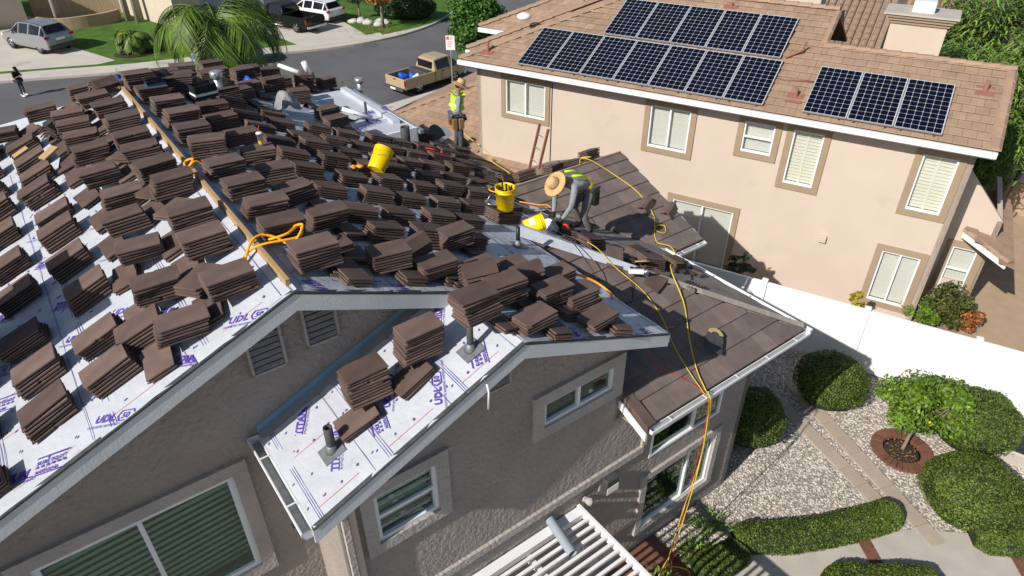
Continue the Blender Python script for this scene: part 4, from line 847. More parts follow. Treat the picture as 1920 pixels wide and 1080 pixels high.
def scraps(u, v, n, r_, m, label, name, face='R', cat='debris', h=.05):
    b = B()
    for i in range(n):
        a, d = random.uniform(0, 6.28), r_*math.sqrt(random.random()); x, y = d*math.cos(a), d*math.sin(a); s = random.uniform(.05, .13)
        b.add([(-s, -s*.5, 0), (s, -s*.5, .02), (s*.9, s*.5, .05), (-s, s*.4, .03), (-s, -s*.5, .006), (s, -s*.5, .026), (s*.9, s*.5, .056), (-s, s*.4, .036)], [(0, 1, 2, 3), (7, 6, 5, 4), (0, 4, 5, 1), (1, 5, 6, 2), (2, 6, 7, 3), (3, 7, 4, 0)], T(x, y, random.uniform(0, h)) @ RZ(random.uniform(0, 6.28)) @ RX(random.uniform(-.5, .5)))
    zf, tilt, up = FACE[face]; o = b.build(name, MT[m], None, HM @ T(v, u, zf(v)+.03) @ RY(tilt)); tag(o, label, cat, kind='stuff'); return o
scraps(9.9, 6.9, 26, .5, 'tile_laid', 'broken tile shards scattered in the valley of the wing', 'tile_shards'); scraps(9.2, 7.6, 10, .3, 'underlay', 'torn white underlayment scraps in the valley', 'sheet_scraps')
scraps(14.3, 5.4, 14, .45, 'underlay', 'torn white sheet scraps beside the long pale roll', 'sheet_scraps'); scraps(7.9, 7.6, 16, .35, 'tile', 'broken tile pieces round the saw worker', 'tile_shards'); scraps(6.7, 8.9, 12, .3, 'tile', 'broken tile pieces beside the right gutter', 'tile_shards')
rope([onR(12.0, 6.6, .3), onR(11.8, 6.7, .34), onR(11.9, 6.9, .3), onR(11.7, 6.8, .33), onR(11.75, 7.0, .28), onR(11.9, 6.75, .32)], .012, 'red_plastic', 'red_cord', 'tangled red cord on stacks low on the right slope', 'cord')
# ladder at the eave
ld = thing('ladder', 'orange fibreglass ladder top leaning at the right eave', 'ladder', HM @ T(9.35, 12.2, 3.0) @ RZ(R(90-8)) @ RX(R(14)))
for sx in (-.2, .2):
    b = B(); b.cbox((sx-.02, -.035, -3.0), (sx+.02, .035, 2.35), .005); b.build('side_rail', MT['vent_red'], ld)
for k in range(16):
    b = B(); b.tube([(-.2, 0, -2.7+k*.32), (.2, 0, -2.7+k*.32)], .015, 6); b.build('rung', MT['alu'], ld)
# ================================================================== PEOPLE
def skin_mesh(nodes, edges, name, m, root=0, sub=2):
    me = bpy.data.meshes.new(name); me.from_pydata([n[0] for n in nodes], edges, []); o = bpy.data.objects.new(name, me); C.objects.link(o)
    md = o.modifiers.new('skin', 'SKIN'); md.use_smooth_shade = True
    for i, n in enumerate(nodes):
        r = n[1]; me.skin_vertices[0].data[i].radius = r if isinstance(r, tuple) else (r, r)
    me.skin_vertices[0].data[root].use_root = True
    sd_ = o.modifiers.new('sub', 'SUBSURF'); sd_.levels = sub; sd_.render_levels = sub
    dg = bpy.context.evaluated_depsgraph_get(); out = bpy.data.meshes.new_from_object(o.evaluated_get(dg)); bpy.data.objects.remove(o)
    out.materials.clear(); out.materials.append(m); out.polygons.foreach_set('material_index', [0]*len(out.polygons)); out.polygons.foreach_set('use_smooth', [True]*len(out.polygons)); out.name = name
    return out
def figure(M, label, J, shirt, pants, shoe='dark', sleeves=True, group=None):
    """J: joint dict. Body is one continuous skin surface; clothes are children."""
    r = thing('person', label, 'person', M, group)
    K = ['pelvis', 'waist', 'chest', 'neck', 'head0', 'head1', 'shL', 'elL', 'wrL', 'haL', 'shR', 'elR', 'wrR', 'haR', 'hipL', 'knL', 'anL', 'toL', 'hipR', 'knR', 'anR', 'toR']
    rad = dict(pelvis=(.13, .10), waist=(.125, .095), chest=(.15, .11), neck=.052, head0=.072, head1=.085, shL=.055, shR=.055, elL=.04, elR=.04, wrL=.028, wrR=.028, haL=.03, haR=.03, hipL=.08, hipR=.08, knL=.055, knR=.055, anL=.038, anR=.038, toL=.035, toR=.035)
    E_ = [('pelvis', 'waist'), ('waist', 'chest'), ('chest', 'neck'), ('neck', 'head0'), ('head0', 'head1'), ('chest', 'shL'), ('shL', 'elL'), ('elL', 'wrL'), ('wrL', 'haL'), ('chest', 'shR'), ('shR', 'elR'), ('elR', 'wrR'), ('wrR', 'haR'), ('pelvis', 'hipL'), ('hipL', 'knL'), ('knL', 'anL'), ('anL', 'toL'), ('pelvis', 'hipR'), ('hipR', 'knR'), ('knR', 'anR'), ('anR', 'toR')]
    ix = {k: i for i, k in enumerate(K)}
    thin = {k: .78 for k in ('pelvis', 'waist', 'chest', 'shL', 'shR', 'hipL', 'hipR', 'knL', 'knR', 'anL', 'anR')+(('elL', 'elR') if sleeves else ())}
    brad = {k: (tuple(x*thin.get(k, 1) for x in q) if isinstance(q, tuple) else q*thin.get(k, 1)) for k, q in rad.items()}
    link('body', skin_mesh([(J[k], brad[k]) for k in K], [(ix[a], ix[b_]) for a, b_ in E_], 'body', MT['skin']), r)
    def garment(keys, name, m, grow=1.22, trunc=None):
        kk = [k for k in K if k in keys]; jx = {k: i for i, k in enumerate(kk)}; nodes = []
        for k in kk:
            q = rad[k]; q = tuple(x*grow for x in q) if isinstance(q, tuple) else q*grow
            nodes.append((J[k] if not trunc or k not in trunc else trunc[k], q))
        return link(name, skin_mesh(nodes, [(jx[a], jx[b_]) for a, b_ in E_ if a in jx and b_ in jx], name, MT[m], jx.get('pelvis', jx.get('chest', 0))), r)
    arm = ['elL', 'elR', 'wrL', 'wrR'] if sleeves else ['elL', 'elR']
    garment(['waist', 'chest', 'neck', 'shL', 'shR', 'pelvis']+arm, 'shirt', shirt, 1.24)
    garment(['pelvis', 'hipL', 'knL', 'anL', 'hipR', 'knR', 'anR'], 'trousers', pants, 1.27)
    for s in 'LR':
        b = B(); a, t_ = Vector(J['an'+s]), Vector(J['to'+s]); d = (t_-a); d.z = 0; d.normalize(); c = (a+t_)/2
        b.ball((0, 0, 0), (.05, .145, .055), 10, 6, T(c.x+d.x*.02, c.y+d.y*.02, c.z) @ RZ(math.atan2(d.y, d.x)-math.pi/2)); b.tube([a, a+Vector((0, 0, .09))], [.055, .052], 10); b.build('shoe', MT[shoe], r)
    return r
def hand(r, J, s, m, curl=.8, aim=None):
    """glove: palm, four bent fingers of different length and a thumb"""
    w_, h = Vector(J['wr'+s]), Vector(J['ha'+s]); d = (h-w_).normalized(); side = d.cross(Vector((0, 0, 1)))
    side = side.normalized() if side.length > .1 else Vector((1, 0, 0)); nrm = side.cross(d); b = B()
    b.tube([w_-d*.02, w_+d*.02, w_+d*.075], [.034, .04, .042], 8)
    for i, (o, L) in enumerate(((-.03, .07), (-.01, .08), (.01, .075), (.03, .058))):
        p = w_+d*.07+side*o; q = p+d*L*.5; e = q+d*L*.5*math.cos(curl*1.6)-nrm*L*.55*math.sin(curl*1.6); b.tube([p, q, e], [.0105, .010, .008], 6)
    p = w_+d*.025+side*.036; b.tube([p, p+d*.03+side*.022, p+d*.06+side*.018-nrm*.02], [.012, .011, .009], 6); b.build('hand' if m == 'skin' else 'glove', MT[m], r)
def face(r, c, fwd, up, hair='dark', long=False):
    """skull details: jaw, nose, ears, eyes, mouth, hair cap"""
    c, f, u = Vector(c), Vector(fwd).normalized(), Vector(up).normalized(); s = f.cross(u).normalized()
    Mx = Matrix(((s.x, f.x, u.x, c.x), (s.y, f.y, u.y, c.y), (s.z, f.z, u.z, c.z), (0, 0, 0, 1)))
    b = B(); b.ball((0, .035, -.055), (.052, .055, .05), 10, 6, Mx); b.ball((0, .10, -.012), (.013, .02, .024), 8, 5, Mx)
    for q in (-1, 1): b.ball((q*.084, 0, -.01), (.012, .022, .03), 8, 5, Mx)
    b.build('face', MT['skin'], r)
    e = B()
    for q in (-1, 1): e.ball((q*.033, .086, .012), (.012, .008, .008), 6, 4, Mx)
    e.ball((0, .088, -.052), (.022, .006, .006), 6, 4, Mx); e.build('eyes_and_mouth', MT['dark'], r)
    h = B(); h.ball((0, -.018, .028), (.092, .098, .085), 12, 7, Mx); h.build('hair', MT[hair], r)
    return Mx
def straw_hat(r, Mx, tilt=0):
    h = B(); h.lathe([(.215, -.005), (.218, -.018), (.17, .005), (.105, .012), (.098, .05), (.088, .11), (.06, .135), (.02, .118), (0, .115)], 28, Mx @ T(0, .0, .055) @ RX(tilt), cap=False); o = h.build('straw_hat', MT['straw'], r)
    b = B(); b.lathe([(.1075, .014), (.101, .04)], 24, Mx @ T(0, 0, .055) @ RX(tilt), cap=False); b.build('hat_band', MT['straw_band'], o)
# bent worker cutting tile: facing -u/-v, seen from the front
bw_M = HM @ T(7.64, 8.18, zR(7.64)+.05) @ RZ(R(86)) @ Matrix.Scale(1.08, 4)
J = dict(pelvis=(0, -.05, .84), waist=(0, .06, .97), chest=(0, .29, 1.04), neck=(0, .44, 1.05), head0=(0, .52, 1.04), head1=(0, .58, 1.07), shL=(-.19, .33, 1.03), elL=(-.24, .42, .74), wrL=(-.13, .52, .48), haL=(-.10, .56, .42), shR=(.19, .33, 1.03), elR=(.25, .40, .74), wrR=(.13, .50, .48), haR=(.10, .55, .42),
         hipL=(-.11, -.05, .80), knL=(-.16, .10, .46), anL=(-.17, -.06, .10), toL=(-.18, .09, .03), hipR=(.11, -.05, .80), knR=(.16, .06, .46), anR=(.17, -.12, .12), toR=(.18, .02, .05))
w1 = figure(bw_M, 'worker in straw hat and grey hoodie bent over cutting a roof tile', J, 'grey_cloth', 'pants_grey')
Mx = face(w1, (0, .55, 1.04), (0, .62, -.78), (0, .78, .62)); straw_hat(w1, Mx @ T(0, -.01, .02))
hand(w1, J, 'L', 'dark'); hand(w1, J, 'R', 'dark')
b = B(); b.lathe([(.155, -.035), (.16, 0), (.15, .035)], 18, T(0, -.01, .91) @ RX(R(-38)), cap=False); tbelt = b.build('tool_belt', MT['bucket'], w1)
for sx in (-.19, .2, .12):
    b = B(); b.cbox((sx-.06, -.16, .62), (sx+.06, -.04, .88), .015); b.build('pouch', MT['black_cloth'], tbelt)
b = B(); b.tube([(-.10, .0, 1.06), (-.11, .15, 1.17), (-.10, .33, 1.2)], .018, 6); b.tube([(.10, .0, 1.06), (.11, .15, 1.17), (.10, .33, 1.2)], .018, 6); b.build('harness', MT['hivis'], w1)
sw = thing('cut_off_saw', 'grey and red hand saw with a white disc held by the bent worker', 'saw', bw_M @ T(-.06, .62, .34) @ RZ(R(-62)))
b = B(); b.lathe([(.0, -.004), (.15, -.004), (.15, .004), (.0, .004)], 28, T(0, .08, -.02) @ RY(R(90))); b.build('disc', MT['white_plastic'], sw); b = B(); b.lathe([(.0, -.008), (.03, -.008), (.03, .008), (0, .008)], 14, T(0, .08, -.02) @ RY(R(90))); b.build('disc_hub', MT['steel'], sw)
b = B(); b.lathe([(.165, -.03), (.165, .03), (.12, .03), (.12, -.03)], 20, T(.0, .08, -.02) @ RY(R(90)), cap=False); b.f = [f for i, f in enumerate(b.f) if (f[0] % 20) > 9]; b.m = [0]*len(b.f); b.sm = [True]*len(b.f); b.build('guard', MT['steel'], sw)
b = B(); b.cbox((.03, -.10, -.04), (.12, .12, .05), .015); b.build('motor', MT['dark'], sw); b = B(); b.tube([(.08, -.08, .03), (.08, -.18, .05), (.08, -.24, -.01)], .022, 8); b.build('grip', MT['red_plastic'], sw)
# standing worker with hi-vis vest, facing right
J2 = dict(pelvis=(0, 0, .93), waist=(0, .01, 1.07), chest=(0, .03, 1.28), neck=(0, .06, 1.46), head0=(0, .085, 1.54), head1=(0, .10, 1.62), shL=(-.19, .02, 1.38), elL=(-.25, -.04, 1.12), wrL=(-.22, .10, .94), haL=(-.20, .16, .88), shR=(.19, .02, 1.38), elR=(.25, -.04, 1.12), wrR=(.21, .10, .95), haR=(.19, .16, .89),
          hipL=(-.10, 0, .89), knL=(-.12, .03, .48), anL=(-.13, -.02, .09), toL=(-.14, .13, .03), hipR=(.10, 0, .89), knR=(.12, .05, .48), anR=(.14, .02, .09), toR=(.16, .17, .03))
w2 = figure(HM @ T(8.12, 13.15, zR(8.12)+.05) @ RZ(R(-105)), 'worker standing in a hi-vis vest and straw hat near the far eave', J2, 'grey_cloth', 'denim')
Mx = face(w2, (0, .10, 1.58), (0, .9, -.45), (0, .45, .9)); straw_hat(w2, Mx)
hand(w2, J2, 'L', 'dark'); hand(w2, J2, 'R', 'dark')
vm = skin_mesh([((0, 0, .98), (.165, .135)), ((0, .01, 1.12), (.165, .135)), ((0, .03, 1.28), (.185, .145)), ((0, .05, 1.41), (.11, .09))], [(0, 1), (1, 2), (2, 3)], 'vest', MT['hivis'], 2); vest = link('vest', vm, w2)
for z0 in (1.07, 1.2):
    b = B(); b.lathe([(1, 0), (1, .045)], 22, T(0, .018, z0) @ Matrix.Diagonal((.195, .158, 1, 1)), cap=False); b.build('reflective_band', MT['reflect'], vest)
b = B(); b.lathe([(.178, .87), (.182, .95)], 18, Matrix.Diagonal((1, .8, 1, 1)), cap=False); tb2 = b.build('tool_belt', MT['bucket'], w2)
for sx, sy in ((-.18, .05), (.18, .05), (-.15, -.1), (.15, -.1)):
    b = B(); b.cbox((sx-.05, sy-.06, .66), (sx+.05, sy+.06, .9), .015); b.build('pouch', MT['straw_band'], tb2)
# pedestrian looking at a phone in the street
J3 = dict(J2); J3.update(elL=(-.23, .04, 1.10), wrL=(-.10, .26, 1.20), haL=(-.05, .30, 1.24), elR=(.23, .04, 1.10), wrR=(.08, .26, 1.18), haR=(.04, .31, 1.22))
SZ = -1.75
w3 = figure(T(-28.3, 38.75, SZ+.02) @ RZ(R(-95)), 'person in dark clothes and cap looking at a phone in the street', J3, 'black_cloth', 'denim', 'white_plastic', sleeves=False)
Mx = face(w3, (0, .10, 1.58), (0, .8, -.6), (0, .6, .8)); hand(w3, J3, 'L', 'skin'); hand(w3, J3, 'R', 'skin')
b = B(); b.ball((0, -.01, .05), (.097, .105, .075), 12, 6, Mx); b.prism([(-.07, .08), (.07, .08), (.05, .17), (-.05, .17)], .03, .045, Mx); b.build('cap', MT['black_cloth'], w3)
ph = B(); ph.cbox((-.035, .31, 1.22), (.035, .32, 1.37), .003); o = ph.build('phone', MT['dark'], None, w3.matrix_world.copy()); tag(o, 'dark phone held up by the person in the street', 'phone')
bg_ = B(); bg_.cbox((-.30, -.14, .80), (-.19, .12, 1.02), .03); bg_.tube([(-.22, .0, 1.0), (-.12, .12, 1.25), (.12, .05, 1.45), (.0, -.12, 1.35), (-.2, -.08, 1.0)], .012, 6); o = bg_.build('shoulder_bag', MT['black_cloth'], None, w3.matrix_world.copy()); tag(o, 'black shoulder bag worn by the person in the street', 'bag')
# ================================================================== NEIGHBOUR HOUSE  (local x along its wall, y away)
NM = RZ(R(-30.25)); NP = .4; NT = math.atan(NP)
nb = thing('house', 'tan stucco two storey house with pink tile roof and solar panels', 'house', NM)
def NU(y): return Matrix(((1, 0, 0, 0), (0, 0, -1, y), (0, 1, 0, 0), (0, 0, 0, 1)))
def NV(x, s=1): return Matrix(((0, 0, s, x), (s, 0, 0, 0), (0, 1, 0, 0), (0, 0, 0, 1)))
YW = 18.17; EY = 17.72
def zn(y): return 5.22+NP*(y-EY)
wins = [(-10.94, 3.62, -9.52, 4.71, 'v', 'blind'), (-6.16, 3.50, -4.98, 4.73, 'v', 'blind'), (-3.52, 3.91, -2.72, 4.75, 'h', 'blind'), (-2.27, 3.27, -1.51, 4.75, 'n', 'shutter'), (.73, 3.26, 1.50, 4.72, 'n', 'shutter'), (.58, .46, 1.49, 2.0, 'v', 'blind'), (-5.16, .06, -3.35, 2.05, 'v', 'blind')]
wall('wall', nb, NU(YW), [(-12.0, 0), (1.80, 0), (1.80, 5.2), (-12.0, 5.2)], [w_[:4] for w_ in wins], .14, MT['nb_stucco'])
for x0, y0, x1, y1, sp, bh in wins: window(nb, NU(YW), x0, y0, x1, y1, .16 if x0 > -9 else .15, 'nb_trim', sp, bh, fr=.045, pane='pane_clear', proud=.04)
wall('wall', nb, NV(1.80), [(18.17, 0), (23, 0), (23, 5.6), (20.45, 6.2), (18.17, 5.3)], [], .14, MT['nb_stucco'])
wall('wall', nb, NV(-12.0, -1), [(-26, 0), (-18.17, 0), (-18.17, 5.2), (-26, 5.2)], [], .14, MT['nb_stucco'])
wall('wall', nb, NU(19.4), [(1.80, 0), (3.0, 0), (3.0, 2.9), (1.80, 4.2)], [(2.18, .95, 2.76, 1.95)], .12, MT['nb_stucco'])
window(nb, NU(19.4), 2.18, .65, 2.76, 1.98, .17, 'nb_trim', 'h', 'blind', fr=.045, pane='pane_clear', proud=.04)
wall('wall', nb, NV(3.0), [(19.4, 0), (22.5, 0), (22.5, 2.9), (19.4, 2.9)], [], .12, MT['nb_stucco'])
b = B(); b.cbox((-.99, YW-.10, 1.83), (-.80, YW+.01, 2.02), .01); b.build('wall_vent', MT['nb_stucco'], nb)
b = B(); b.tube([(-9.30, YW-.02, 5.1), (-9.30, YW-.02, 1.6)], .012, 6); b.build('cable', MT['lead'], nb)
def ndeck(pts, th=.08, m='nb_tile'):
    b = B(); p = [Vector(q) for q in pts]; nrm = (p[1]-p[0]).cross(p[2]-p[0])
    if nrm.z < 0: p = p[::-1]; nrm = -nrm
    b.slab([q-nrm.normalized()*.01 for q in p], nrm.normalized()*th); return b.build('roof', MT[m], nb)
def f3(l, z=zn): return [(x, y, z(y)) for x, y in l]
d1 = ndeck(f3([(-12.31, EY), (-2.3, EY), (-2.3, 22), (-8.03, 22)])); d2 = ndeck(f3([(-2.3, EY), (2.06, EY), (2.06, 20.45), (-2.3, 20.45)]))
ndeck([(-8.03, 22, zn(22)), (-2.3, 22, zn(22)), (-2.3, 26.28, 5.22), (-12.31, 26.28, 5.22)]); ndeck([(-12.31, EY, 5.22), (-8.03, 22, zn(22)), (-12.31, 26.28, 5.22)]); ndeck([(-2.3, 20.45, zn(20.45)), (2.06, 20.45, zn(20.45)), (2.06, 23.2, 5.22), (-2.3, 23.2, 5.22)])
panels = [(-10.32+1.032*i, 17.76) for i in range(7)]+[(-8.37+1.032*i, 19.56) for i in range(5)]+[(-2.15+1.032*i, 17.77) for i in range(3)]
def hidden(x, y):
    return any(px+.12 < x < px+.78 and py+.15 < y < py+1.35 for px, py in panels)
ntiles = []
def ntile(x0, x1, y0, zf, pit, planes, ex=.285, w_=.29, parent=None, ymax=99):
    k = 0; y = y0-.05
    while y < ymax-.04:
        x = x0-w_+(w_*.5 if k % 2 else 0)
        while x < x1:
            poly = [(x+.003, y), (x+w_-.003, y), (x+w_-.003, min(y+.36, ymax+.02)), (x+.003, min(y+.36, ymax+.02))]
            for a, bb, c in planes: poly = clip(poly, a, bb, c) if poly else poly
            if len(poly) >= 3 and not hidden(x, y):
                ar = abs(sum(poly[i][0]*poly[(i+1) % len(poly)][1]-poly[(i+1) % len(poly)][0]*poly[i][1] for i in range(len(poly))))/2
                if ar > .008: ntiles.append((poly, y, zf, parent))
            x += w_
        y += ex*math.cos(math.atan(pit)); k += 1
ntile(-12.31, -2.3, EY, zn, NP, [(-1, 1, 30.03-.08), (1, 0, -2.3), (-1, 0, 12.33)], parent=d1, ymax=21.95)
ntile(-2.3, 2.06, EY, zn, NP, [(-1, 0, 2.3), (1, 0, 2.0)], parent=d2, ymax=20.4)
# lower roof beside the tall wall
def zl(y): return 1.80+NP*(y-17.65)
d3 = ndeck(f3([(-17.55, 17.65), (-9.4, 17.65), (-9.4, YW), (-12.0, YW), (-12.0, 23.2)], zl)); ndeck([(-17.55, 17.65, 1.80), (-12.0, 23.2, zl(23.2)), (-17.55, 28.7, 1.80)])
ntile(-17.55, -9.4, 17.65, zl, NP, [(-1, 1, 17.55+17.65-.08), (1, 0, -9.42), (-1, 0, 17.55)], parent=d3, ymax=18.14)
ntile(-17.55, -12.03, 18.16, zl, NP, [(-1, 1, 17.55+17.65-.08), (1, 0, -12.03), (-1, 0, 17.55)], parent=d3, ymax=23.05)
ntiles.sort(key=lambda q: -q[0][0][1]*0-(-abs(q[0][0][0]+4)-q[1]))
ntiles.sort(key=lambda q: (NM @ Vector((q[0][0][0], q[1], 0))).length)
rest = {}
for i, (poly, y, zf, par) in enumerate(ntiles):
    n = len(poly); top = []; bot = []; j = random.uniform(-.003, .003)
    for px, py in poly:
        h = .075-.06*(py-y)/.36+j; top.append((px, py, zf(py)+h)); bot.append((px, py, zf(py)+h-.025))
    fs = [tuple(range(n)), tuple(range(2*n-1, n-1, -1))]+[(a, a+n, (a+1) % n+n, (a+1) % n) for a in range(n)]
    if i < 300: b = B(); b.add(top+bot, fs); b.build('roof_tile', MT['nb_tile'], par)
    else: rest.setdefault(par.name, (par, B()))[1].add(top+bot, fs)
mat('nb_tile_rest', (.345, .238, .168), .9, .12, 5, island=.14, bump=.2, bscale=60, bdist=.005, spec=.15)
for par, b in rest.values(): tag(b.build('far_roof_tiles', MT['nb_tile_rest'], par), kind='stuff')
# ridge and hip cap tiles
def caps(p, q, n=None, w_=.13, m='nb_tile', parent=nb, h=.05):
    p, q = Vector(p), Vector(q); L = (q-p).length; n = n or int(L/.36); d = (q-p).normalized(); s = d.cross(Vector((0, 0, 1))).normalized()*w_; z = Vector((0, 0, 1))
    for i in range(n):
        a, c = p+d*(L*i/n), p+d*(L*(i+1)/n+.04); l0, l1 = .02, .045
        b = B(); vs = []
        for e, l in ((a, l0), (c, l1)): vs += [e-s+z*(l-.02), e-s*.45+z*(l+h), e+s*.45+z*(l+h), e+s+z*(l-.02), e+z*(l-.03)]
        b.add(vs, [(0, 5, 6, 1), (1, 6, 7, 2), (2, 7, 8, 3), (0, 1, 2, 3, 4), (9, 8, 7, 6, 5)]); b.build('cap_tile', MT[m], parent)
caps((-8.03, 22, zn(22)+.03), (-12.31, EY, 5.25)); caps((-8.03, 22, zn(22)+.02), (-2.35, 22, zn(22)+.02)); caps((-2.3, 20.45, zn(20.45)+.02), (2.06, 20.45, zn(20.45)+.02)); caps((-12.0, 23.2, zl(23.2)+.03), (-17.55, 17.65, 1.83))
caps((2.02, 20.4, zn(20.4)+.0), (2.02, EY, 5.24)); caps((-2.33, 21.9, zn(21.9)), (-2.33, 20.6, zn(20.6)), w_=.10)
def nboard(a, c, m='white_paint', name='gutter_fascia'):
    b = B(); b.box(a, c); return b.build(name, MT[m], nb)
nboard((-12.36, EY-.11, 5.08), (2.10, EY-.01, 5.21)); nboard((-12.34, EY-.005, 5.02), (2.08, EY+.02, 5.19), name='fascia'); nboard((-17.55, 17.55, 1.64), (-9.38, 17.64, 1.79)); nboard((-9.38, 17.56, 1.66), (-9.345, 18.16, 1.95), name='fascia')
b = B(); b.box((-12.3, EY+.02, 5.03), (2.0, YW, 5.045)); b.build('soffit', MT['nb_stucco'], nb)
for x, y, h in ((-11.56, 18.15, .34), (-2.46, 18.34, .27), (1.56, 19.52, .30), (-5.23, 21.58, .16)):
    t_ = B(); t_.lathe([(.05, -.05), (.05, h), (.035, h), (.035, h-.1)], 10, T(x, y, zn(y)), cap=False); p_ = t_.build('vent_pipe', MT['vent_red'], nb); f_ = B(); f_.box((-.2, -.22, .05), (.2, .2, .06), T(x, y, zn(y)) @ RX(NT)); f_.build('flashing', MT['vent_red'], p_)
b = B(); b.tube([(-3.1, 19.66, zn(19.66)+.1), (-2.75, 19.95, zn(19.95)+.14), (-2.72, 20.0, zn(20)+.34)], .035, 8); b.build('conduit', MT['vent_red'], nb); b = B(); b.tube([(-3.1, 18.9, zn(18.9)+.07), (-2.9, 18.85, zn(18.85)+.07), (-2.15, 18.95, zn(18.95)+.07)], .018, 6); b.build('conduit', MT['vent_red'], nb)
# back wings on the left
for x0, y0, w_, zz in ((-14.4, 22.1, 8, 5.05), (-13.23, 19.5, 5, 5.0)):
    ndeck([(x0, y0, zz), (x0+w_, y0, zz), (x0+w_, y0+4, zz+1.6), (x0+4, y0+4, zz+1.6)]); ndeck([(x0, y0, zz), (x0+4, y0+4, zz+1.6), (x0, y0+8, zz)]); caps((x0+3.9, y0+3.9, zz+1.6), (x0, y0, zz+.03)); nboard((x0-.03, y0-.1, zz-.17), (x0+1.6, y0-.01, zz-.02))
    dd = [o for o in nb.children if o.name.startswith('roof')][-2]; ntiles = []; ntile(x0, x0+w_, y0, lambda y, a=zz, c=y0: a+NP*(y-c), NP, [(-1, 1, y0-x0-.08), (1, 0, x0+3.2)], parent=dd, ymax=y0+2.4); bb = B()
    for poly, y, zf, par in ntiles:
        n = len(poly); top = [(px, py, zf(py)+.05-.035*(py-y)/.36) for px, py in poly]; bot = [(a, c, z-.025) for a, c, z in top]
        bb.add(top+bot, [tuple(range(n)), tuple(range(2*n-1, n-1, -1))]+[(a, a+n, (a+1) % n+n, (a+1) % n) for a in range(n)])
    tag(bb.build('far_roof_tiles', MT['nb_tile_rest'], dd), kind='stuff')
b = B(); b.box((-13.0, 19.7, 0), (-12.02, 26, 4.9)); b.build('wall', MT['nb_stucco'], nb)
b = B(); b.ball((-11.55, 20.4, 6.05), (.25, .25, .12), 14, 6); b.build('skylight_dome', MT['white_plastic'], nb)
# chimney behind the right ridge
ch = B(); ch.box((-.98, 22.3, 3), (.42, 23.2, 6.72)); cho = ch.build('chimney', MT['nb_stucco'], nb)
for k, (g, z) in enumerate(((.05, 6.72), (.10, 6.80), (.15, 6.88))):
    b = B(); b.box((-.98-g, 22.3-g, z), (.42+g, 23.2+g, z+.075)); b.build('cap_course', MT['nb_trim'], cho)
b = B(); b.box((-1.2, 22.1, 6.955), (.64, 23.4, 7.0)); b.build('cap_slab', MT['concrete'], cho); b = B(); b.cbox((-.55, 22.5, 7.0), (.0, 22.95, 7.28), .02); b.build('flue_cap', MT['white_paint'], cho)
# right side porch roof
pz = lambda x: 2.58-.28*(x-2.28)
pr = ndeck([(2.28, 19.3, pz(2.28)), (3.28, 18.35, pz(3.28)), (3.45, 22.6, pz(3.45)), (2.28, 22.6, pz(2.28))])
for i in range(4):
    for j in range(13):
        x = 3.44-.29*i; y0_ = 19.3-.95*(x-2.28)+.3*j+(.15 if i % 2 else 0)
        if y0_ > 22.4: continue
        b = B(); x2 = max(x-.36, 2.29); b.add([(x, y0_, pz(x)+.07), (x, y0_+.295, pz(x)+.07), (x2, y0_+.295, pz(x2)+.02), (x2, y0_, pz(x2)+.02), (x, y0_, pz(x)+.03), (x, y0_+.295, pz(x)+.03)], [(0, 1, 2, 3), (4, 5, 1, 0), (4, 0, 3)]); b.build('roof_tile', MT['nb_tile'], pr)
b = B(); q0, q1 = Vector((2.25, 19.22, 2.48)), Vector((3.25, 18.27, 2.33)); b.add([q0, q1, q1-Vector((0, 0, .14)), q0-Vector((0, 0, .14)), q0+Vector((.03, .03, 0)), q1+Vector((.03, .03, 0)), q1+Vector((.03, .03, -.14)), q0+Vector((.03, .03, -.14))], [(3, 2, 1, 0), (4, 5, 6, 7), (0, 1, 5, 4), (2, 3, 7, 6), (0, 4, 7, 3), (1, 2, 6, 5)]); b.build('fascia', MT['white_paint'], nb)
caps(q0+Vector((.06, .1, .02)), q1+Vector((.06, .1, .02)), 4, .11)
# solar panels: each one a thing
cb = B(); back = B(); W_, L_2 = 1.022, 1.83
fr_ = B()
for a, c in (((0, 0, -.035), (.010, L_2, .004)), ((W_-.010, 0, -.035), (W_, L_2, .004)), ((.010, 0, -.035), (W_-.010, .010, .004)), ((.010, L_2-.010, -.035), (W_-.010, L_2, .004))): fr_.box(a, c)
back.box((.010, .010, -.03), (W_-.010, L_2-.010, -.004))
cw, cl = (W_-.05)/6, (L_2-.05)/11; c_ = .014; g = .0032
for i in range(6):
    for j in range(11):
        x, y = .025+i*cw+g, .025+j*cl+g; X, Y = x+cw-2*g, y+cl-2*g
        cb.add([(x+c_, y, -.002), (X-c_, y, -.002), (X, y+c_, -.002), (X, Y-c_, -.002), (X-c_, Y, -.002), (x+c_, Y, -.002), (x, Y-c_, -.002), (x, y+c_, -.002)], [tuple(range(8))])
FRM, BKM, CLM = fr_.mesh('frame', MT['alu']), back.mesh('backsheet', MT['solar_back']), cb.mesh('cells', MT['solar_cell'])
for k, (x, y) in enumerate(panels):
    row = 'lower row of the long array' if k < 7 else 'upper row of the long array' if k < 12 else 'separate group of three'
    i = k if k < 7 else k-7 if k < 12 else k-12
    r = thing('solar_panel', f'dark blue solar panel, {ORD[i]} from the left in the {row}', 'solar panel', NM @ T(x, y, zn(y)+.14) @ RX(NT), 'solar panels on the neighbouring roof')
    link('frame', FRM, r); link('backsheet', BKM, r); tag(link('cells', CLM, r), kind='stuff')
    for sx in (.15, .85):
        b = B(); b.box((sx, -.03, -.13), (sx+.04, .05, -.036)); b.build('rail_foot', MT['lead'], r)
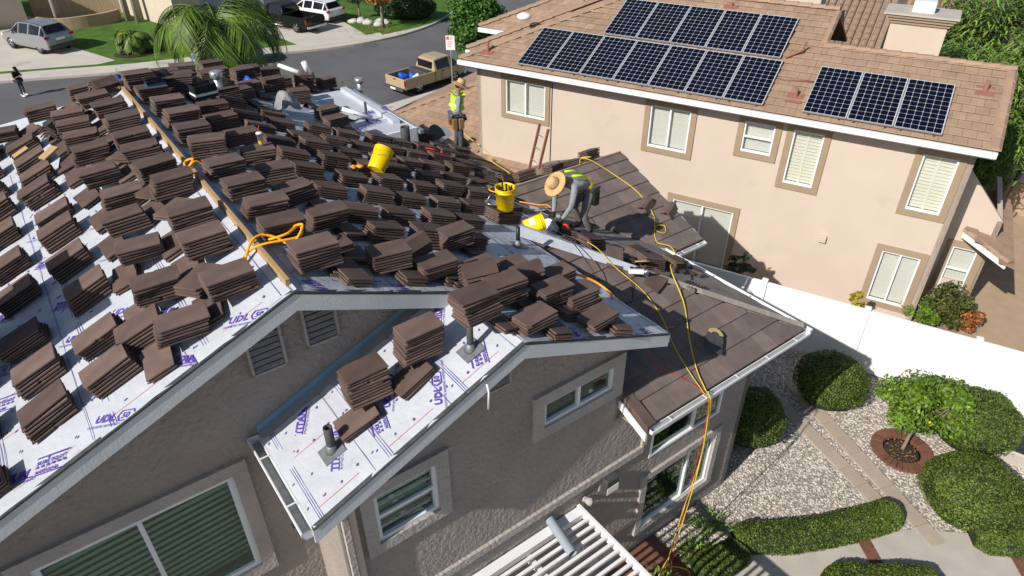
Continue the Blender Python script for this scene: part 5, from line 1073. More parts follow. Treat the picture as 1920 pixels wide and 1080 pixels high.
# ================================================================== WHITE FENCE
fe = thing('fence', 'bright white vinyl privacy fence between the two gardens', 'fence', NM)
px = -6.3; i = 0; FY = 15.40
posts = [-8.55, -6.15, -4.05, -1.76, .62, 2.91, 5.3, 7.7]
for x in posts:
    b = B(); b.box((x-.065, FY-.065, 0), (x+.065, FY+.065, 1.83)); p_ = b.build('post', MT['vinyl'], fe); c = B(); c.cbox((x-.075, FY-.075, 1.83), (x+.075, FY+.075, 1.87), .012); c.build('post_cap', MT['vinyl'], p_)
for a, c in zip(posts[:-1], posts[1:]):
    b = B(); b.box((a+.066, FY-.03, 1.70), (c-.066, FY+.03, 1.80)); b.build('top_rail', MT['vinyl'], fe); b = B(); b.box((a+.066, FY-.03, .06), (c-.066, FY+.03, .20)); b.build('bottom_rail', MT['vinyl'], fe)
    n = int((c-a-.13)/.18); wv = (c-a-.132)/n
    for k in range(n): b = B(); b.box((a+.066+k*wv+.0005, FY-.016, .19), (a+.066+(k+1)*wv-.0005, FY+.016, 1.71)); b.build('board', MT['vinyl'], fe)
# ================================================================== GROUND
def poly_sheet(name, pts, z, m, kind='structure', thick=0, M=None):
    b = B()
    if thick: b.prism(pts, z-thick, z)
    else: b.add([(x, y, z) for x, y in pts], [tuple(range(len(pts)))])
    o = b.build(name, MT[m], None, M); tag(o, kind=kind); return o
def ccw(p): return p if sum(p[i][0]*p[(i+1) % len(p)][1]-p[(i+1) % len(p)][0]*p[i][1] for i in range(len(p))) > 0 else p[::-1]
poly_sheet('ground', [(-900, -600), (900, -600), (900, 1500), (-900, 1500)], SZ-.06, 'ground')
yard = ccw([(-16, -14), (32, -12), (48, 40), (9, 43), (1.5, 35), (-4, 26), (-11, 19), (-24, 8)])
poly_sheet('yard', yard, -.03, 'gravel_base', thick=1.8)
# neighbour side paving
poly_sheet('paving', ccw([(2.95, 15.6), (9.5, 15.6), (9.5, 27), (2.95, 27)]), .0, 'sandy', M=NM); poly_sheet('mulch_bed', ccw([(-7.5, 15.5), (2.95, 15.5), (2.95, 19.4), (1.8, 19.4), (1.8, 18.1), (-7.5, 18.1)]), -.004, 'mulch', M=NM)
b = B(); b.box((3.0, 27, -.1), (9, 27.2, 1.1)); o = b.build('garden_wall', MT['sandy'], None, NM); tag(o, 'low sandy block wall beyond the porch roof', 'wall'); b = B(); b.box((2.2, 29.0, -.2), (8, 29.15, 2.0)); o = b.build('white_wall', MT['vinyl'], None, NM); tag(o, 'white wall with climbing vines beyond the neighbouring house', 'wall')
# gravel pebbles (real stones) on the garden side
def pebbles(name, polys, holes, n, label, z=-.02, size=(.015, .034)):
    def inside(px, py, poly):
        r = np.zeros(len(px), bool); j = len(poly)-1
        for i in range(len(poly)):
            xi, yi = poly[i]; xj, yj = poly[j]
            r ^= ((yi > py) != (yj > py)) & (px < (xj-xi)*(py-yi)/(yj-yi+1e-12)+xi); j = i
        return r
    xs, ys = [p[0] for q in polys for p in q], [p[1] for q in polys for p in q]
    x = rng.uniform(min(xs), max(xs), n); y = rng.uniform(min(ys), max(ys), n); k = np.zeros(n, bool)
    for q in polys: k |= inside(x, y, q)
    for q in holes: k &= ~inside(x, y, q)
    x, y = x[k], y[k]; n = len(x); s = rng.uniform(*size, n); a = rng.uniform(0, 6.28, n); e = rng.uniform(.55, .95, n); h = rng.uniform(.45, .8, n)
    base = np.array([(1, 0, 0), (.35, .9, 0), (-.6, .8, 0), (-1, 0, 0), (-.5, -.8, 0), (.55, -.8, 0), (.1, .05, 1.0)]); tri = np.array([(0, 1, 6), (1, 2, 6), (2, 3, 6), (3, 4, 6), (4, 5, 6), (5, 0, 6)])
    bx = base[None, :, 0]*s[:, None]; by = base[None, :, 1]*(s*e)[:, None]; bz = base[None, :, 2]*(s*h)[:, None]
    jit = rng.normal(0, .18, (n, 7, 2))*s[:, None, None]; bx += jit[:, :, 0]; by += jit[:, :, 1]
    X = x[:, None]+bx*np.cos(a)[:, None]-by*np.sin(a)[:, None]; Y = y[:, None]+bx*np.sin(a)[:, None]+by*np.cos(a)[:, None]; Z = z+bz+rng.uniform(-.004, .008, n)[:, None]
    V_ = np.stack([X, Y, Z], -1).reshape(-1, 3); F = (tri[None]+(np.arange(n)*7)[:, None, None]).reshape(-1, 3)
    o = link(name, npmesh(name, V_, F, MT['pebble'])); tag(o, label, 'gravel', kind='stuff'); return o
def hp(l): return [tuple((HM @ Vector((v, u, 0)))[:2]) for u, v in l]
ringc = HM @ Vector((12.87, 3.21, 0))
circ = [(ringc.x+.62*math.cos(a), ringc.y+.62*math.sin(a)) for a in np.linspace(0, 6.283, 17)[:-1]]
pl = hp([(6.6, 11.55), (6.6, 11.85), (2.35, 11.06), (2.35, 10.76)]); plw = hp([(7.0, 11.62), (7.0, 12.0), (2.2, 11.25), (2.2, 10.85)])
A0, A1, B0, B1 = Vector((12.13, 6.0)), Vector((11.02, 2.3)), Vector((12.86, 6.0)), Vector((11.15, 1.55))    # (v,u) centre lines of the two paver strips
def strip_poly(p, q, w_): d = (q-p).normalized(); s = Vector((-d.y, d.x))*w_/2; return [tuple((HM @ Vector((e.x, e.y, 0)))[:2]) for e in (p+s, p-s, q-s, q+s)]
holes = [circ, strip_poly(A0, A1, .34), strip_poly(B0, B1, .36)]
pebbles('gravel', [hp([(2.2, 7.0), (4.95, 7.0), (4.95, 9.08), (8, 9.1), (8.0, 13.6), (5.0, 14.6), (1.0, 16.4), (.4, 13.5), (1.5, 11.0), (2.4, 10.0), (3.2, 8.6)])], holes, 85000, 'pale grey and tan river pebbles covering the side garden')
# paver strips
gp = tag(bpy.data.objects.new('garden_path', None), kind='structure'); C.objects.link(gp)
for p, q, w_ in ((A0, A1, .33), (B0, B1, .35)):
    L = (q-p).length; d = (q-p).normalized(); n = int(L/.46)
    for i in range(n):
        c = p+d*(L*(i+.5)/n); wc = HM @ Vector((c.x, c.y, 0)); b = B(); b.cbox((-L/n/2+.004, -w_/2, -.04), (L/n/2-.004, w_/2, .012+random.uniform(-.003, .003)), .006); b.build('paver', MT['paver'], gp, T(wc.x, wc.y, 0) @ RZ(HA+math.atan2(d.y, d.x)))
# brick ring round the citrus tree
rg = thing('brick_ring', 'round brick edging round the small citrus tree', 'brick edging', T(ringc.x, ringc.y, 0))
bk_ = B(); bk_.prism([(.385, -.036), (.62, -.060), (.62, .060), (.385, .036)], -.05, .045, None, inset=.004); BM = bk_.mesh('brick', MT['brick'])
for i in range(30): link('brick', BM, rg, RZ(i*2*math.pi/30) @ RX(random.gauss(0, .03)))
b = B(); b.lathe([(.38, -.02), (.3, .0), (0, .02)], 24); b.build('soil', MT['soil'], rg)
b = B()
for i in range(90):
    a, d = random.uniform(0, 6.28), .34*math.sqrt(random.random()); b.add([(-.02, -.006, 0), (.02, -.006, .004), (.024, .008, .01), (-.018, .007, .004)], [(0, 1, 2, 3)], T(d*math.cos(a), d*math.sin(a), .022+.012*random.random()) @ RZ(random.uniform(0, 6.28)))
tag(b.build('fallen_leaves', MT['leaf_litter'], rg), kind='stuff')
# curved concrete path with brick bands
ctr = [(3.6, 7.5), (2.95, 8.7), (2.25, 9.95), (1.5, 10.9), (.7, 11.8), (-.4, 13.0)]
cp_ = smooth([(v, u, 0) for u, v in ctr], 6); wd = .52; b = B(); Lf, Rt = [], []
for i, p in enumerate(cp_):
    d = (cp_[min(i+1, len(cp_)-1)]-cp_[max(i-1, 0)]).normalized(); s = Vector((-d.y, d.x, 0))*wd; Lf.append(HM @ (p+s)); Rt.append(HM @ (p-s))
n = len(cp_); b.add([(p.x, p.y, .012) for p in Lf]+[(p.x, p.y, .012) for p in Rt], [(i, n+i, n+i+1, i+1) for i in range(n-1)]); pth = b.build('concrete_path', MT['concrete']); tag(pth, kind='structure')
for t_ in (.41, .86):
    i = int(t_*(n-1)); p = (Lf[i]+Rt[i])/2; a = math.atan2((Lf[i]-Rt[i]).y, (Lf[i]-Rt[i]).x)
    for r_ in range(2):
        for c in range(5): q = B(); q.cbox((-.1, -.06, 0), (.1, .06, .012), .003); q.build('brick', MT['brick'], pth, T(p.x, p.y, .014) @ RZ(a) @ T(-.42+c*.208+(.1 if r_ else 0), -.065+r_*.13, 0))
poly_sheet('patio', ccw(hp([(2.0, 1.0), (4.96, 1.0), (4.96, 7.0), (2.0, 7.0)])), .004, 'brick')
b = B(); c = HM @ Vector((14.7, 1.7, 0)); b.cbox((-.35, -.6, 0), (.35, .6, .32), .03); o = b.build('planter_box', MT['concrete'], None, T(c.x, c.y, 0) @ RZ(HA+.3)); tag(o, 'pale concrete box at the right edge beside the fence', 'planter'); b = B(); b.cbox((-.3, -.3, .322), (.3, .3, .36), .01); o2 = b.build('equipment_lid', MT['dark'], o)
# ================================================================== FOLIAGE
def leaves(pts, nrm, size, asp=.5, jitter=.6):
    """numpy leaf quads (pointed) at pts facing roughly nrm"""
    n = len(pts); nrm = nrm+rng.normal(0, jitter, (n, 3)); nrm /= np.linalg.norm(nrm, axis=1)[:, None]+1e-9
    t = np.cross(nrm, rng.normal(0, 1, (n, 3))); t /= np.linalg.norm(t, axis=1)[:, None]+1e-9; b = np.cross(nrm, t)
    s = size*rng.uniform(.6, 1.3, n)[:, None]; a = pts-t*s; c = pts+t*s; u = pts+b*s*asp+nrm*s*.15; d = pts-b*s*asp+nrm*s*.15
    V_ = np.stack([a, d, c, u], 1).reshape(-1, 3); F = np.arange(4*n).reshape(-1, 4); return V_, F
def noise3(p, sc=1.0, seed=0):
    r = np.random.default_rng(seed); o = np.zeros(len(p))
    for k in range(5):
        w_ = r.normal(0, 1.6*(1+.6*k), 3)*sc; o += np.sin(p @ w_+r.uniform(0, 6))/(1+.5*k)
    return o/2.5
def shrub(name, label, c, rad, n, size, m, power=2, lump=.08, cat='shrub', group=None, zmin=-9, core=.9, sprigs=0, fringe=.075):
    """trimmed bush: leafy shell of uneven depth over a dark branchy core"""
    r = thing(name, label, cat, T(*c), group); d = rng.normal(0, 1, (n, 3)); d /= np.linalg.norm(d, axis=1)[:, None]; d[:, 2] = np.where(d[:, 2] < -.25, -d[:, 2], d[:, 2])
    e = (np.abs(d)**power).sum(1)**(-1/power); L = 1+lump*noise3(d*2.2, 1.2, len(label))-np.abs(rng.normal(0, fringe, n))+(rng.random(n) < .03)*rng.uniform(.02, .12, n); p = d*(e*L)[:, None]*np.array(rad)+np.array((0, 0, rad[2]*.82)); k = p[:, 2] > .02; p = p[k]; d = d[k]
    V_, F = leaves(p, d, size); link('foliage', npmesh('foliage', V_, F, MT[m]), r)
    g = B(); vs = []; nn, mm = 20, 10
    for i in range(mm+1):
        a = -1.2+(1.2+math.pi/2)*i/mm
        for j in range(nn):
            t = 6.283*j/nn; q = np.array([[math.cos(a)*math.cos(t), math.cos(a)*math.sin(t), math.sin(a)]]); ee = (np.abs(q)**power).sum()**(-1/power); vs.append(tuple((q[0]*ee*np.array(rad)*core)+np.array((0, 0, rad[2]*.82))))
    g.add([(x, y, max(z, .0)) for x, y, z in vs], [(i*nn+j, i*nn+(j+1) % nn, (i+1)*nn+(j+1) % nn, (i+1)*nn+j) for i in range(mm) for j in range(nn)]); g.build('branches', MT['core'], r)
    return r
def hw(u, v): p = HM @ Vector((v, u, 0)); return p.x, p.y
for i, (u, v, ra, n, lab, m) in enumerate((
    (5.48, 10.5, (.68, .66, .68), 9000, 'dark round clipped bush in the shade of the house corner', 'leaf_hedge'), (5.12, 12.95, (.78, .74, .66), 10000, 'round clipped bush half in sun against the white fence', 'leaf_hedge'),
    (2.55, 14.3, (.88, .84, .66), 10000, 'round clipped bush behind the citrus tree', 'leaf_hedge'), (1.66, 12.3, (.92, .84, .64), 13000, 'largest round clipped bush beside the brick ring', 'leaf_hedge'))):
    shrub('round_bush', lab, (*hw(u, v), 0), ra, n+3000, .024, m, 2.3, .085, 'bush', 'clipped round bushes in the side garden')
def hedge(label, ctrl, wd, h, n, m='leaf_hedge'):
    r = thing('hedge', label, 'hedge', T(0, 0, 0), 'low clipped hedges along the path'); c = smooth([(v, u, 0) for u, v in ctrl], 8); c = np.array([tuple(HM @ p) for p in c])
    seg = rng.integers(0, len(c)-1, n); f = rng.random(n); p = c[seg]*(1-f)[:, None]+c[seg+1]*f[:, None]; d = c[seg+1]-c[seg]; d /= np.linalg.norm(d, axis=1)[:, None]; s = np.stack([-d[:, 1], d[:, 0], 0*f], 1)
    a = rng.uniform(0, math.pi, n); e = (np.abs(np.cos(a))**4+np.abs(np.sin(a))**4)**-.25; endf = np.minimum(1, np.minimum(seg+f, len(c)-1-seg-f)/4+.35)**.5
    k = (1-np.abs(rng.normal(0, .06, n))); off = s*(np.cos(a)*e*k*wd*endf)[:, None]; z = np.sin(a)*e*k*h*np.minimum(1, endf+.15); p = p+off; p[:, 2] = z; p += noise3(p, 2.0, 3)[:, None]*.018*np.array([1, 1, 1]); nr = s*np.cos(a)[:, None]; nr[:, 2] = np.sin(a)
    V_, F = leaves(p, nr, .023); link('foliage', npmesh('foliage', V_, F, MT[m]), r)
    b = B(); pr_ = [(-wd*.9, 0), (-wd*.9, h*.7), (-wd*.6, h*.9), (wd*.6, h*.9), (wd*.9, h*.7), (wd*.9, 0)]; vs = []
    for i, q in enumerate(c):
        t = c[min(i+1, len(c)-1)]-c[max(i-1, 0)]; t /= np.linalg.norm(t); sd_ = np.array([-t[1], t[0], 0]); sc_ = min(1, min(i, len(c)-1-i)/4+.35)**.5; vs += [tuple(q+sd_*x*sc_+np.array([0, 0, z*min(1, sc_+.1)])) for x, z in pr_]
    b.add(vs, [(i*6+j, i*6+j+1, (i+1)*6+j+1, (i+1)*6+j) for i in range(len(c)-1) for j in range(5)]+[tuple(range(6)), tuple(range(len(vs)-1, len(vs)-7, -1))]); b.build('branches', MT['core'], r)
hedge('low hedge curving between the gravel and the concrete path', [(3.95, 8.1), (3.3, 8.95), (2.85, 9.9), (2.6, 10.5), (2.42, 11.05)], .30, .38, 14000)
hedge('low hedge on the far side of the path at the right edge', [(1.28, 11.75), (.62, 12.4), (-.1, 13.4)], .32, .38, 10000)
hedge('low hedge at the bottom edge below the curved path', [(2.35, 8.6), (1.72, 9.45), (1.15, 10.2)], .36, .38, 10000)
hedge('dark low hedge striped by the shadow of the patio cover', [(3.95, 7.0), (3.75, 7.55), (3.7, 8.0)], .28, .34, 5000)
def tree(name, label, base, trunk, crown, n, size, m, mt='bark', clusters=26, group=None, cat='tree', spread=.42, lean=(0, 0)):
    """tapered trunk, limbs to leaf clusters, leaves through the volume of each cluster"""
    r = thing(name, label, cat, T(*base), group); rx, ry, rz, cz = crown; b = B(); tz = trunk[1]; b.tube([(0, 0, -.1), (lean[0]*.4, lean[1]*.4, tz*.5), (lean[0], lean[1], tz)], [trunk[0], trunk[0]*.8, trunk[0]*.6], 9)
    cs = []
    for k in range(clusters):
        d = rng.normal(0, 1, 3); d /= np.linalg.norm(d); q = d*rng.uniform(.45, .95)**.6*np.array([rx, ry, rz])+np.array([lean[0], lean[1], cz]); cs.append(q)
        mid = (np.array([lean[0], lean[1], tz])+q)/2+rng.normal(0, .06*rx, 3); b.tube([(lean[0], lean[1], tz*.92), tuple(mid), tuple(q)], [trunk[0]*.42, trunk[0]*.25, trunk[0]*.1], 5)
    b.build('trunk', MT[mt], r); P_ = []; N_ = []
    for q in cs:
        k = n//clusters; d = rng.normal(0, 1, (k, 3)); d /= np.linalg.norm(d, axis=1)[:, None]; rr = rng.random(k)**.45; s_ = rng.uniform(.75, 1.25); P_.append(q+d*rr[:, None]*np.array([rx, ry, rz*.85])*spread*s_); N_.append(d+np.array([0, 0, .5]))
    V_, F = leaves(np.concatenate(P_), np.concatenate(N_), size, .5, .7); link('crown', npmesh('crown', V_, F, MT[m]), r); return r
ct = tree('citrus_tree', 'small leaning citrus tree with yellow fruit inside the brick ring', (ringc.x, ringc.y, 0), (.045, .62), (.92, .74, .52, 1.10), 8200, .055, 'leaf_citrus', clusters=34, spread=.42, lean=(.32, .34))
for i, (x, y, z) in enumerate(((-.34, .10, .86), (-.43, .18, .98), (.1, -.15, 1.0), (-.25, -.1, 1.1))):
    b = B(); b.ball((x+.1, y, z), (.045, .045, .052), 10, 6); b.build('fruit', MT['lemon'], ct)
def loc_n(x, y): p = NM @ Vector((x, y, 0)); return p.x, p.y
tree('nandina_bush', 'loose red and green bush below the side window of the tan house', (*loc_n(2.55, 18.5), 0), (.03, .3), (.62, .5, .5, .75), 4200, .045, 'leaf_nandina', clusters=20, cat='bush'); tree('nandina_bush', 'green bush against the tan wall corner by the fence', (*loc_n(2.0, 18.35), 0), (.03, .2), (.45, .4, .35, .45), 3000, .04, 'leaf_citrus', clusters=16, cat='bush')
tree('nandina_bush', 'orange tinted bush next to the sandy paving', (*loc_n(3.0, 18.6), 0), (.03, .2), (.38, .38, .3, .4), 2600, .04, 'leaf_red', clusters=16, cat='bush'); tree('small_shrub', 'small yellow green shrub peeking above the white fence', (*loc_n(.35, 16.6), 0), (.02, .9), (.22, .2, .22, 1.25), 350, .05, 'leaf_yellow', clusters=9, cat='shrub'); tree('small_shrub', 'dark green shrub behind the fence near the sliding door', (*loc_n(-2.6, 16.4), 0), (.02, .9), (.4, .3, .3, 1.5), 800, .05, 'leaf_dark', clusters=10, cat='shrub')
tree('vine', 'green vine climbing the white wall at the right edge', (*loc_n(4.25, 28.8), 0), (.03, .6), (.35, .25, .7, 1.2), 1600, .06, 'leaf_citrus', clusters=14, cat='vine'); tree('vine', 'green vine hanging beside the eave of the tan house', (*loc_n(3.55, 28.8), 0), (.03, .6), (.3, .25, .5, 1.3), 1300, .06, 'leaf_citrus', clusters=12, cat='vine')
# grass-like bamboo clumps behind the right ridge
def clump(name, label, base, h, sp, n, m, L=.5, cat='bamboo'):
    r = thing(name, label, cat, T(*base), 'arching bamboo clumps behind the tan house'); b = B(); V_ = []; F = []; k = 0; P_ = []
    for i in range(n):
        a = rng.uniform(0, 6.28); d = sp*math.sqrt(rng.random()); hh = h*rng.uniform(.55, 1.05); x, y = d*math.cos(a)*.35, d*math.sin(a)*.35; tip = np.array([d*math.cos(a), d*math.sin(a), hh])
        if i % 4 == 0: b.tube([(x, y, -.2), ((x+tip[0])/2, (y+tip[1])/2, hh*.65), tuple(tip)], [.02, .015, .006], 4)
        c0 = tip*np.array([.75, .75, .9]); dd = rng.normal(0, 1, 2); dd /= np.linalg.norm(dd)
        for q in range(9):
            o = tip-np.array([0, 0, .07*q])*(1)+rng.normal(0, .16, 3); t = np.array([dd[0]+rng.normal(0, .5), dd[1]+rng.normal(0, .5), .25]); t /= np.linalg.norm(t); w_ = np.cross(t, [0, 0, 1]); w_ /= np.linalg.norm(w_)+1e-9; l = L*rng.uniform(.6, 1.2)
            p0, p1, p2 = o, o+t*l*.5+np.array([0, 0, .02]), o+t*l+np.array([0, 0, -.35*l]); V_ += [p0-w_*.016, p0+w_*.016, p1+w_*.03, p1-w_*.03, p2+w_*.003, p2-w_*.003]; F += [(k, k+1, k+2, k+3), (k+3, k+2, k+4, k+5)]; k += 6
    b.build('canes', MT['bark'], r); link('leaves', npmesh('leaves', V_, F, MT[m]), r)
for i, (x, y, h, lab) in enumerate(((1.3, 25.5, 5.4, 'bamboo clump right of the chimney'), (2.5, 25.0, 5.2, 'bamboo clump beyond the right ridge end'), (1.2, 28.5, 6.6, 'tall bamboo clump behind the others'), (3.4, 26.5, 5.8, 'bamboo clump at the right edge of the picture'), (3.0, 30.5, 6.8, 'far bamboo clump at the top right corner'), (.75, 23.9, 3.9, 'low bamboo clump against the chimney'), (2.2, 23.9, 4.0, 'low bamboo clump behind the ridge caps'))): clump('bamboo', lab, (*loc_n(x, y), 0), h, 1.1, 330, 'leaf_bamboo')
# ================================================================== PATIO COVER AND WALL FITTINGS
pg = thing('pergola', 'white slatted patio cover below the stucco wall', 'pergola', HM)
b = B(); b.box((1.2, 4.80, 2.30), (4.90, 4.95, 2.42)); b.build('ledger', MT['white_paint'], pg)
b = B(); b.box((4.90, 1.6, 2.31), (4.95, 4.95, 2.47)); b.build('end_rail', MT['white_paint'], pg)
for v in (1.6, 2.7, 3.8): b = B(); b.box((v, 1.6, 2.16), (v+.06, 4.79, 2.30)); b.build('rafter', MT['white_paint'], pg)
for k in range(22): b = B(); y = 4.70-.135*k; b.cbox((1.2, y-.05, 2.405+.0), (4.898, y, 2.455), .004); b.build('slat', MT['white_paint'], pg)
for v in (1.7, 4.8): b = B(); b.box((v-.05, 1.65, 0), (v+.05, 1.75, 2.30)); b.build('post', MT['white_paint'], pg)
b = B(); p0, p1 = HW(4.98, 4.36, 2.545), HW(4.30, 4.25, 2.545); b.tube([p0, p1], .075, 16, cap=False); b.tube([p1, p0], .066, 16, cap=False); o = b.build('pipe_offcut', MT['garage']); tag(o, 'grey plastic pipe offcut lying on the white patio slats', 'pipe')
wl = bpy.data.objects.new('wall_light', None); C.objects.link(wl); wl.parent = house; wl.matrix_local = T(5.52, US, 2.62); wl['label'] = 'weathered box wall light above the patio'; b = B(); b.cbox((-.13, -.16, -.16), (.13, -.02, .14), .012); b.build('housing', MT['lead'], wl); b = B(); b.box((-.15, -.02, -.18), (.15, .004, .17)); b.build('back_plate', MT['stucco_trim'], wl); b = B(); b.box((-.122, -.168, -.15), (.122, -.161, -.01)); b.build('lens', MT['shutter'], wl)
ca = bpy.data.objects.new('wall_fixture', None); C.objects.link(ca); ca.parent = house; ca.matrix_local = T(5.05, US-.02, 2.52); ca['label'] = 'small beige fixture left of the box light'; b = B(); b.lathe([(.02, 0), (.05, .04), (.07, .16), (0, .17)], 6, RX(R(70)) @ RZ(.3)); b.build('shade', MT['stucco_trim'], ca); b = B(); b.lathe([(.05, 0), (.05, .03), (0, .03)], 12, RX(R(90))); b.build('mount', MT['stucco_trim'], ca)
b = B(); b.box((1.30, US-.10, .0), (1.37, US-.03, 5.35)); b.build('downspout', MT['stucco_trim'], house); b = B(); b.box((1.39, US-.055, 0), (1.47, US-.001, 5.3)); b.build('corner_trim', MT['nb_stucco'], house)
b = B(); b.tube([HM.inverted() @ HW(4.55, 3.02, 6.30), (3.03, 4.53, 6.2), (3.03, 4.55, 5.93)], .012, 6); b.build('cable', MT['white_plastic'], house)
# plants and hose litter under the slats
for i, (u, v, lab) in enumerate(((4.45, 8.0, 'blue green spiky plant beside the patio bricks'), (4.2, 7.3, 'grassy tangle under the hanging hoses'), (4.1, 6.3, 'grassy plant under the patio cover'))):
    r = thing('strap_plant', lab, 'plant', T(*hw(u, v), 0), 'strappy plants by the patio'); V_ = []; F = []; k = 0
    for q in range(70):
        a = rng.uniform(0, 6.28); l = rng.uniform(.15, .38); o = rng.normal(0, .12, 3)*np.array([1, 1, 0]); t = np.array([math.cos(a), math.sin(a), 0]); s_ = np.array([-t[1], t[0], 0])*.012
        p1 = o+t*l*.5+np.array([0, 0, l*.6]); p2 = o+t*l+np.array([0, 0, l*.35]); V_ += [o-s_, o+s_, p1+s_, p1-s_, p2+s_*.1, p2-s_*.1]; F += [(k, k+1, k+2, k+3), (k+3, k+2, k+4, k+5)]; k += 6
    link('leaves', npmesh('leaves', V_, F, MT['leaf_bamboo']), r)
for k in range(6): b = B(); b.cbox((-.28, -.055, 0), (.28, .055, .06), .01); o = b.build('edging_brick', MT['brick'], None, T(*hw(4.75-.02*k, 7.6+.0*k), 0) @ RZ(HA) @ T(-.5+.16*k, -.35-.13*k, .0)); tag(o, f'terracotta edging brick by the patio, {ORD[k]} from the wall', 'brick', 'terracotta edging bricks by the patio')
# ================================================================== STREET
far_k = [(-95, 22.5), (-60, 31.8), (-40, 38.2), (-31.2, 41.1), (-29.2, 41.8), (-24, 43.4), (-16.8, 47), (-12.9, 48.7), (-10.2, 50.5), (-7.8, 53.1), (-5.9, 56.9), (-4.6, 63), (-3, 80), (-1, 120)]
far_k = [tuple(p)[:2] for p in smooth([(x, y, 0) for x, y in far_k], 4)]
near_k = [(12, 120), (9, 80), (5, 60), (1.2, 47), (-2.6, 41.6), (-8, 36.2), (-20, 30.5), (-50, 21.5), (-95, 9)]
poly_sheet('street', ccw(far_k+near_k), SZ, 'asphalt')
def offset(path, d):
    out = []
    for i, p in enumerate(path):
        a, c = path[max(i-1, 0)], path[min(i+1, len(path)-1)]; t = Vector((c[0]-a[0], c[1]-a[1])).normalized(); out.append((p[0]-t.y*d, p[1]+t.x*d))
    return out
def ribbon(name, a, c, z0, z1, m):
    b = B(); n = len(a); b.add([(x, y, z1) for x, y in a]+[(x, y, z1) for x, y in c]+[(x, y, z0) for x, y in a]+[(x, y, z0) for x, y in c], [(i, i+1, n+i+1, n+i) for i in range(n-1)]+[(2*n+i, 2*n+i+1, i+1, i) for i in range(n-1)]); b.f = [f[::-1] for f in b.f]; o = b.build(name, MT[m]); tag(o, kind='structure'); return o
k1, k2 = offset(far_k, .16), offset(far_k, 1.75)
b = B(); n = len(far_k)
def rib(name, a, c, z, m, skirt=True):
    b = B(); n = len(a); vs = [(x, y, z) for x, y in a]+[(x, y, z) for x, y in c]; fs = []
    for i in range(n-1):
        q = [vs[i], vs[i+1], vs[n+i+1], vs[n+i]]; ar = sum(q[j][0]*q[(j+1) % 4][1]-q[(j+1) % 4][0]*q[j][1] for j in range(4)); f = (i, i+1, n+i+1, n+i); fs.append(f if ar > 0 else f[::-1])
    m_ = len(vs); vs += [(x, y, z-.15) for x, y in a]; fs += [(i, i+1, m_+i+1, m_+i) for i in range(n-1)]
    b.add(vs, fs); o = b.build(name, MT[m]); tag(o, kind='structure'); return o
rib('kerb', far_k, k1, SZ+.13, 'concrete'); rib('pavement', k1, k2, SZ+.125, 'walk')
poly_sheet('far_yards', ccw(k2+[(40, 220), (-220, 220), (-220, 20)]), SZ+.115, 'lawn')
for i in range(3, len(k1)-1, 2):          # joints across the pavement
    pass
poly_sheet('driveway', ccw([(-52, 37.2), (-27.0, 44.7), (-26.3, 45.6), (-31.0, 48.9), (-35.5, 55.5), (-47, 63), (-62, 52)]), SZ+.135, 'walk'); poly_sheet('driveway', ccw([(-14.6, 48.6), (-10.6, 51.0), (-10.9, 52.0), (-14.2, 57.3), (-17.5, 63.5), (-25, 60), (-20.9, 55.4)]), SZ+.135, 'walk')
poly_sheet('side_yard', ccw([(-4.6, 58.5), (-7.4, 54.5), (-9.8, 52.2), (-12.5, 58), (-12, 68), (-4, 75)]), SZ+.128, 'lawn')
rib('near_pavement', near_k[::-1], offset(near_k[::-1], -2.0), SZ+.12, 'walk')
# ---- cars
def car(name, label, M, st, W_, wheels, m, cat, r_w=.34, glass=None, group=None):
    """st: stations (x, half width factor, z bottom, z belt, z roof, roof half width factor) rear -> front"""
    r = thing(name, label, cat, M, group); b = B(); b.smooth = False; vs = []; k = 8; h = W_/2
    for x, f, z0, zb, zr, fr2 in st: vs += [(x, -h*f*.94, z0), (x, -h*f, z0+.18), (x, -h*f*.985, zb), (x, -h*fr2, zr), (x, h*fr2, zr), (x, h*f*.985, zb), (x, h*f, z0+.18), (x, h*f*.94, z0)]
    n = len(st); fs = [(i*k+j, (i+1)*k+j, (i+1)*k+(j+1) % k, i*k+(j+1) % k) for i in range(n-1) for j in range(k)]+[tuple(range(k)), tuple(range(n*k-1, (n-1)*k-1, -1))]; fs = [f[::-1] for f in fs]
    b.add(vs, fs); bo = b.build('body', MT[m], r); md = bo.modifiers.new('b', 'BEVEL'); md.width = .04; md.segments = 2; md.limit_method = 'ANGLE'; md.angle_limit = R(18)
    # glazing: inset copies of the greenhouse faces
    for (i0, i1) in (glass or []):
        for s_, (ja, jb) in ((-1, (2, 3)), (1, (5, 4))):
            p = [Vector(vs[i0*k+ja]), Vector(vs[i1*k+ja]), Vector(vs[i1*k+jb]), Vector(vs[i0*k+jb])]; c = sum(p, Vector())/4; p = [c+(q-c)*.84+Vector((0, s_*.02, 0)) for q in p]; g = B(); g.add(p+[q-Vector((0, s_*.03, 0)) for q in p], [(0, 1, 2, 3), (7, 6, 5, 4), (0, 4, 5, 1), (1, 5, 6, 2), (2, 6, 7, 3), (3, 7, 4, 0)]); g.build('side_window', MT['car_black'], r)
    return r, vs, k
def screen(r, vs, k, i0, i1, nm, out):
    p = [Vector(vs[i0*k+3]), Vector(vs[i0*k+4]), Vector(vs[i1*k+4]), Vector(vs[i1*k+3])]; c = sum(p, Vector())/4; nn = (p[1]-p[0]).cross(p[3]-p[0]).normalized(); nn = nn if nn.z > 0 else -nn; p = [c+(q-c)*.87+nn*.02 for q in p]; g = B(); g.add(p+[q-nn*.03 for q in p], [(0, 1, 2, 3), (7, 6, 5, 4), (0, 4, 5, 1), (1, 5, 6, 2), (2, 6, 7, 3), (3, 7, 4, 0)]); g.build(nm, MT['car_black'], r)
